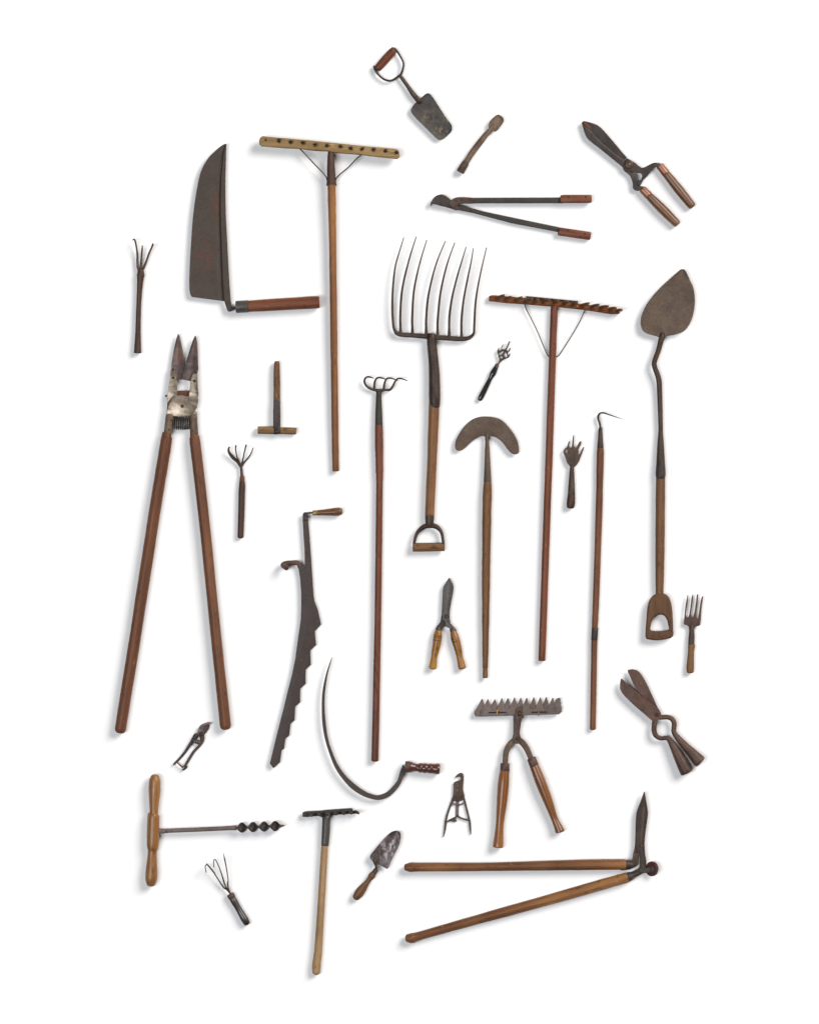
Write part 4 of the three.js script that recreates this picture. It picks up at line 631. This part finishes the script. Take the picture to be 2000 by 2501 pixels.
{ // edging shears with wheel
  const q = frame(960, 1920, 1620, 1724), g = frame(1520, 1910, 1620, 862), k = q.k, kg = g.k, t = tool('edging_shears', 'long-handled lawn edging shears with upright blade and small dark-red wheel', 'shears', 1300, 2120);
  const H = 15, R = (l) => l.map((r) => [g([r[0], r[1]]), g([r[2], r[3]])]);
  part(t, 'blade', blade(R([[440, 202, 458, 200], [362, 420, 470, 405], [296, 600, 500, 600], [276, 700, 500, 690], [266, 900, 470, 920], [258, 1200, 440, 1200], [250, 1330, 420, 1330], [215, 1490, 330, 1490]]), () => H - 1.4, 2), M.iron);
  part(t, 'blade', blade(R([[446, 195, 456, 194], [372, 420, 490, 402], [310, 600, 521, 590], [292, 690, 523, 680], [286, 900, 492, 920], [275, 1200, 457, 1200], [280, 1400, 457, 1400], [344, 1560, 474, 1560], [346, 1700, 490, 1660], [342, 1850, 480, 1850]]), (u) => H + 2 + 1 * sm(0.5, 0.68, u) - 1 * sm(0.72, 1, u), 2.8, { k: 20 }), M.fork);
  part(t, 'arm', plate(g.all([[262, 1290], [272, 1450], [338, 1545], [330, 1705], [300, 1755], [150, 1832], [0, 1856], [-60, 1850], [-60, 1690], [80, 1652], [185, 1640], [215, 1500]]), H - 4, 4.4, { bevel: 1.2 }), M.fork);
  part(t, 'arm', plate(g.all([[345, 1760], [490, 1810], [440, 1902], [300, 1980], [202, 2012], [190, 2062], [60, 2105], [-20, 2080], [20, 1930], [200, 1872], [320, 1806]]), H - 3, 4, { bevel: 1.2 }), M.fork);
  const b = rivet(t, 'pivot_bolt', g([383, 1325]), H + 1.8, 5.6, M.fork, t, 1.6); rivet(t, 'bolt_head', g([388, 1332]), H + 2.8, 2.8, M.scoop, b, 1.8);
  part(t, 'handle', tube([[85, 515, 24], [112, 515, 31], [165, 514, 29], [600, 512, 28], [1000, 504, 32], [1300, 498, 35], [1455, 497, 34], [1480, 497, 30]].map((a) => [...q([a[0], a[1]]), H, a[2] * k]), { smooth: 7, cap0: 6, wobble: 0.025, blunt: 0.7 }), W.shears);
  part(t, 'socket', tube([[1465, 497, 31], [1500, 498, 27], [1530, 500, 17]].map((a) => [...q([a[0], a[1]]), H - 1, a[2] * k]), { smooth: 3 }), M.iron);
  part(t, 'handle', tube([[95, 966, 27], [122, 966, 34], [172, 951, 28], [430, 878, 29], [700, 803, 32], [1000, 719, 34], [1300, 634, 35], [1490, 580, 33]].map((a) => [...q([a[0], a[1]]), H, a[2] * k]), { smooth: 7, cap0: 7, wobble: 0.025, blunt: 0.7 }), W.shears);
  part(t, 'socket', tube([[1485, 582, 32], [1515, 570, 27], [1530, 562, 17], [1565, 548, 15]].map((a) => [...q([a[0], a[1]]), H - 1, a[2] * k]), { smooth: 3 }), M.iron);
  rivet(t, 'hole', q([120, 529]), H + 9, 1.6, M.hole, t, 0.5).name = 'painted_nail_hole'; rivet(t, 'painted_nail_hole', q([129, 977]), H + 10.6, 1.6, M.hole, t, 0.5);  // both are dark domes painting the inside of hang holes
  { const c = g([610, 1820]), w = part(t, 'wheel', turned([c[0] + 2, c[1] + 0.3], [c[0] - 2, c[1] - 0.3], H - 3.4, H + 1.4, [[0, 16.4], [0.15, 18.2], [0.85, 18.2], [1, 16.4]], { n: 30, crease: 0.6 }), M.wheel);
    part(t, 'hub', turned([c[0] - 1.9, c[1] + 2.6], [c[0] - 3.4, c[1] + 2.4], H + 1.2, H + 3.2, [[0, 9.6], [0.6, 9.4], [1, 8]], { n: 20 }), M.iron, w);
    rivet(t, 'axle_pin', [c[0] - 1.6, c[1] + 2.4], H + 2.8, 2, M.grey, w); }
  part(t, 'bracket', plate(g.all([[350, 1800], [480, 1800], [560, 1790], [600, 1830], [540, 1890], [480, 1905], [420, 1900], [350, 1890]]), H + 1.6, 2, { smooth: 2, bevel: 0.6 }), M.iron);
  settle(t);
}
{ // auger
  const q = frame(340, 1870, 710, 1724), k = q.k, t = tool('auger', 'T-handled auger with turned honey-brown handle and twisted iron bit', 'auger', 450, 2010);
  const H = 16, f = (l, o) => tube(l.map((a) => [...q([a[0], a[1]]), H, a[2] * k]), o);
  part(t, 'handle', f([[185, 125, 50], [184, 160, 63], [182, 250, 68], [180, 320, 66], [176, 450, 54], [174, 540, 49], [171, 556, 62], [169, 580, 69], [165, 750, 72], [162, 880, 70], [160, 940, 62], [157, 968, 53], [154, 1030, 54], [150, 1120, 62], [147, 1210, 69], [143, 1290, 67], [139, 1340, 52]], { smooth: 5, cap0: 7, cap1: 7, n: 22, crease: 0.9 }), W.auger);
  const s = part(t, 'shaft', f([[215, 737, 29], [300, 740, 28], [330, 736, 25], [700, 722, 25], [1040, 706, 25], [1110, 702, 30]], { square: 0.55, smooth: 3, wobble: 0.03 }), M.comb);
  part(t, 'wedge', plate(q.all([[305, 748], [318, 730], [335, 768]]), H + 4, 3), M.iron, s);
  { const st = []; for (let i = 0; i <= 80; i++) { const u = i / 80, c = q([1098 + 502 * u, 703 - 22 * u]); st.push([c[0], c[1], H, (i < 6 ? 28 + 5 * i : 60) * k, 13 * k]); } part(t, 'twist_bit', tube(st, { twist: (u) => u * 4 * Math.PI + 1.2, n: 18 }), M.iron); }
  part(t, 'lead_screw', f([[1590, 682, 26], [1612, 682, 20], [1630, 680, 9], [1636, 679, 14], [1645, 679, 8], [1662, 678, 2]], {}), M.rust);
  settle(t);
}
{ // secateurs
  const q = frame(410, 1750, 530, 1724), k = q.k, t = tool('secateurs', 'small steel secateurs with curved bypass blade and rust-orange latch', 'secateurs', 467, 1822);
  const H = 9, f = (l, o) => tube(l.map((a) => [...q([a[0], a[1]]), H + (a[3] ?? 0), a[2] * k]), { smooth: 4, ...o });
  part(t, 'counter_blade', plate(q.all([[1240, 560], [1280, 360], [1350, 285], [1468, 268], [1468, 360], [1420, 480], [1330, 590], [1285, 645]]), H - 2, 2.6, { smooth: 3 }), M.brownplate);
  part(t, 'blade', plate(q.all([[1050, 610], [1060, 480], [1120, 345], [1220, 255], [1420, 188], [1556, 230], [1470, 275], [1350, 282], [1270, 380], [1255, 500], [1300, 640], [1150, 700]]), H + 0.8, 2.6, { smooth: 2 }), M.trowel);
  part(t, 'handle', f([[1190, 620, 100], [1215, 740, 85], [1215, 860, 62], [1120, 1015, 52], [1010, 1130, 48], [900, 1260, 46], [770, 1470, 48], [680, 1620, 47], [600, 1770, 42]]), M.brownplate);
  part(t, 'end_stop', f([[672, 1730, 26], [660, 1775, 34], [590, 1840, 36], [520, 1880, 22]]), M.fork);
  part(t, 'handle', f([[990, 600, 55], [985, 680, 88], [890, 820, 62], [770, 1010, 56], [610, 1250, 46], [460, 1430, 42], [340, 1560, 40], [260, 1630, 32], [215, 1690, 26]], { cap1: 1 }), M.iron);
  const p = rivet(t, 'pivot', q([1190, 610]), H + 4.5, 6.6, M.fork, t, 4); rivet(t, 'pivot_cap', q([1175, 595]), H + 7, 4, M.iron, p, 2);
  part(t, 'spring', turned(q([900, 850]), q([1150, 925]), H, H, [[0, 58 * k], [0.1, 70 * k], [0.25, 62 * k], [0.4, 76 * k], [0.55, 66 * k], [0.7, 78 * k], [0.85, 66 * k], [1, 70 * k]], { smooth: 3 }), M.grey);
  part(t, 'latch', f([[310, 1580, 24, 1], [420, 1680, 28, 2], [545, 1795, 30, 1]]), M.orangeRust);
  settle(t);
}
{ // wire cultivator
  const q = frame(480, 2060, 630, 1540), k = q.k, t = tool('hand_cultivator', 'three bent wire prongs on a glossy near-black hand cultivator', 'cultivator', 555, 2170);
  const H = 11, f = (l, o) => tube(l.map((a) => [...q([a[0], a[1]]), H + (a[3] ?? 0), a[2] * k]), { smooth: 4, n: 10, ...o });
  part(t, 'prong', f([[860, 1260, 22], [765, 1145, 24], [690, 1095, 22, 1], [560, 900, 15, 5], [475, 760, 17, 8], [450, 715, 20, 9], [300, 530, 18, 14], [262, 518, 14, 16], [234, 560, 13, 17], [258, 705, 13, 20]]), M.fork);
  part(t, 'prong_spur', f([[320, 560, 16, 13], [285, 500, 9, 14], [262, 465, 3, 15]]), M.fork);
  part(t, 'prong', f([[850, 1250, 20, 2], [750, 1090, 20, 3], [705, 980, 20, 4], [682, 895, 20, 6], [610, 660, 15, 10], [525, 450, 13, 15], [482, 384, 13, 18], [452, 400, 12, 19], [444, 480, 12, 19], [455, 575, 13, 21]]), M.fork);
  part(t, 'prong', f([[855, 1240, 20, 4], [805, 1110, 20, 5], [790, 985, 20, 6], [803, 905, 14, 7], [772, 660, 14, 11], [735, 450, 17, 15], [715, 350, 16, 17], [685, 208, 3, 19]]), M.iron);
  part(t, 'ferrule', turned(q([848, 1268]), q([905, 1365]), H, H, [[0, 84 * k], [0.15, 94 * k], [0.6, 92 * k], [1, 88 * k]]), M.rust);
  part(t, 'handle', turned(q([895, 1350]), q([1268, 1990]), H, H, [[0, 84 * k], [0.15, 86 * k], [0.35, 80 * k], [0.55, 80 * k], [0.8, 92 * k], [0.95, 88 * k], [1, 82 * k]], { smooth: 5, cap1: 5, blunt: 0.6 }), W.ebony);
  settle(t);
}
{ // small iron rake
  const q = frame(720, 1960, 900, 903), k = q.k, t = tool('short_rake', 'short iron-headed rake with pale wooden handle beside the trowel', 'rake', 780, 2170);
  const H = 11, f = (l, o) => tube(l.map((a) => [...q([a[0], a[1]]), H + (a[3] ?? 0), a[2] * k, a[4] ?? a[2] * k]), { smooth: 4, ...o });
  const hd = part(t, 'rake_head', plate(q.all([[95, 172], [98, 116], [130, 105], [320, 95], [400, 85], [690, 65], [712, 78], [714, 104], [780, 108], [793, 130], [720, 136], [600, 140], [470, 152], [440, 180], [335, 180], [300, 160], [160, 174]]), H - 4, 8, { bevel: 1.4 }), M.olive);
  for (const [x, y] of [[165, 150], [265, 146], [362, 140], [462, 132], [560, 128], [650, 122], [735, 120]]) part(t, 'tooth', f([[x, y - 8, 22, 2, 3], [x + 14, y - 12, 20, 8, 3], [x + 42, y, 16, 20, 2.4], [x + 52, y + 8, 8, 28, 1.4]], { square: 0.6, smooth: 2, n: 12 }), M.iron, hd);
  part(t, 'socket', f([[395, 105, 50, 0, 3.5], [392, 150, 56, 0, 6], [388, 200, 50], [383, 350, 51], [371, 522, 47]], {}), M.grey);
  part(t, 'handle', f([[369, 520, 42], [345, 900, 44], [315, 1400, 45], [288, 1800, 50], [268, 1980, 53], [264, 2070, 50]], { smooth: 7, cap1: 8, wobble: 0.02 }), W.pale);
  settle(t);
}
{ // trowel
  const q = frame(840, 2010, 1000, 1724), k = q.k, t = tool('trowel', 'garden trowel with mottled steel blade and grained brown handle', 'trowel', 915, 2110);
  const H = 11;
  const rows = [[725, 985, 1140, 1204], [700, 940, 1165, 1175], [688, 880, 1200, 1100], [720, 800, 1260, 960], [850, 640, 1352, 780], [1000, 460, 1432, 620], [1120, 330, 1480, 470], [1240, 230, 1496, 350], [1320, 201, 1486, 262], [1370, 194, 1460, 215]].map((r) => [q([r[0], r[1]]), q([r[2], r[3]])]);
  part(t, 'blade', blade(rows, (u, v) => H + 5 - 7 * Math.pow(Math.sin(Math.PI * u), 1.1) * (1 - 0.4 * v), 1.8, { k: 20 }), M.trowel);
  part(t, 'neck', tube([[950, 890, 8, -2], [905, 975, 22, 0], [865, 1070, 34, 5], [848, 1140, 32, 6], [856, 1200, 30, 3], [840, 1240, 26, 1]].map((a) => [...q([a[0], a[1]]), H + a[3], a[2] * k]), { smooth: 4 }), M.fork);
  part(t, 'opening_shade', tube([[775, 930, 44, 1, 1.4], [800, 1000, 40, 2, 2], [845, 1110, 30, 5, 2.4]].map((a) => [...q([a[0], a[1]]), H + a[3], a[2] * k, a[4]]), { smooth: 3, cap0: 2 }), M.fork);  // dark tube added where the opening beside the neck lies in shadow
  part(t, 'ferrule', turned(q([858, 1210]), q([762, 1345]), H, H, [[0, 56 * k], [0.1, 66 * k], [1, 74 * k]]), M.brownplate);
  const h = part(t, 'handle', turned(q([765, 1340]), q([330, 1935]), H, H, [[0, 84 * k], [0.06, 92 * k], [0.12, 86 * k], [0.18, 72 * k], [0.3, 66 * k], [0.45, 84 * k], [0.65, 112 * k], [0.85, 120 * k], [1, 98 * k]], { smooth: 4, cap1: 8 }), W.worn);
  rivet(t, 'painted_nail_hole', q([372, 1930]), H + 10.4, 1.5, M.hole, h, 0.5);  // darkness of the hole painted by a near-black dome
  settle(t);
}

renderer.render(scene, camera);
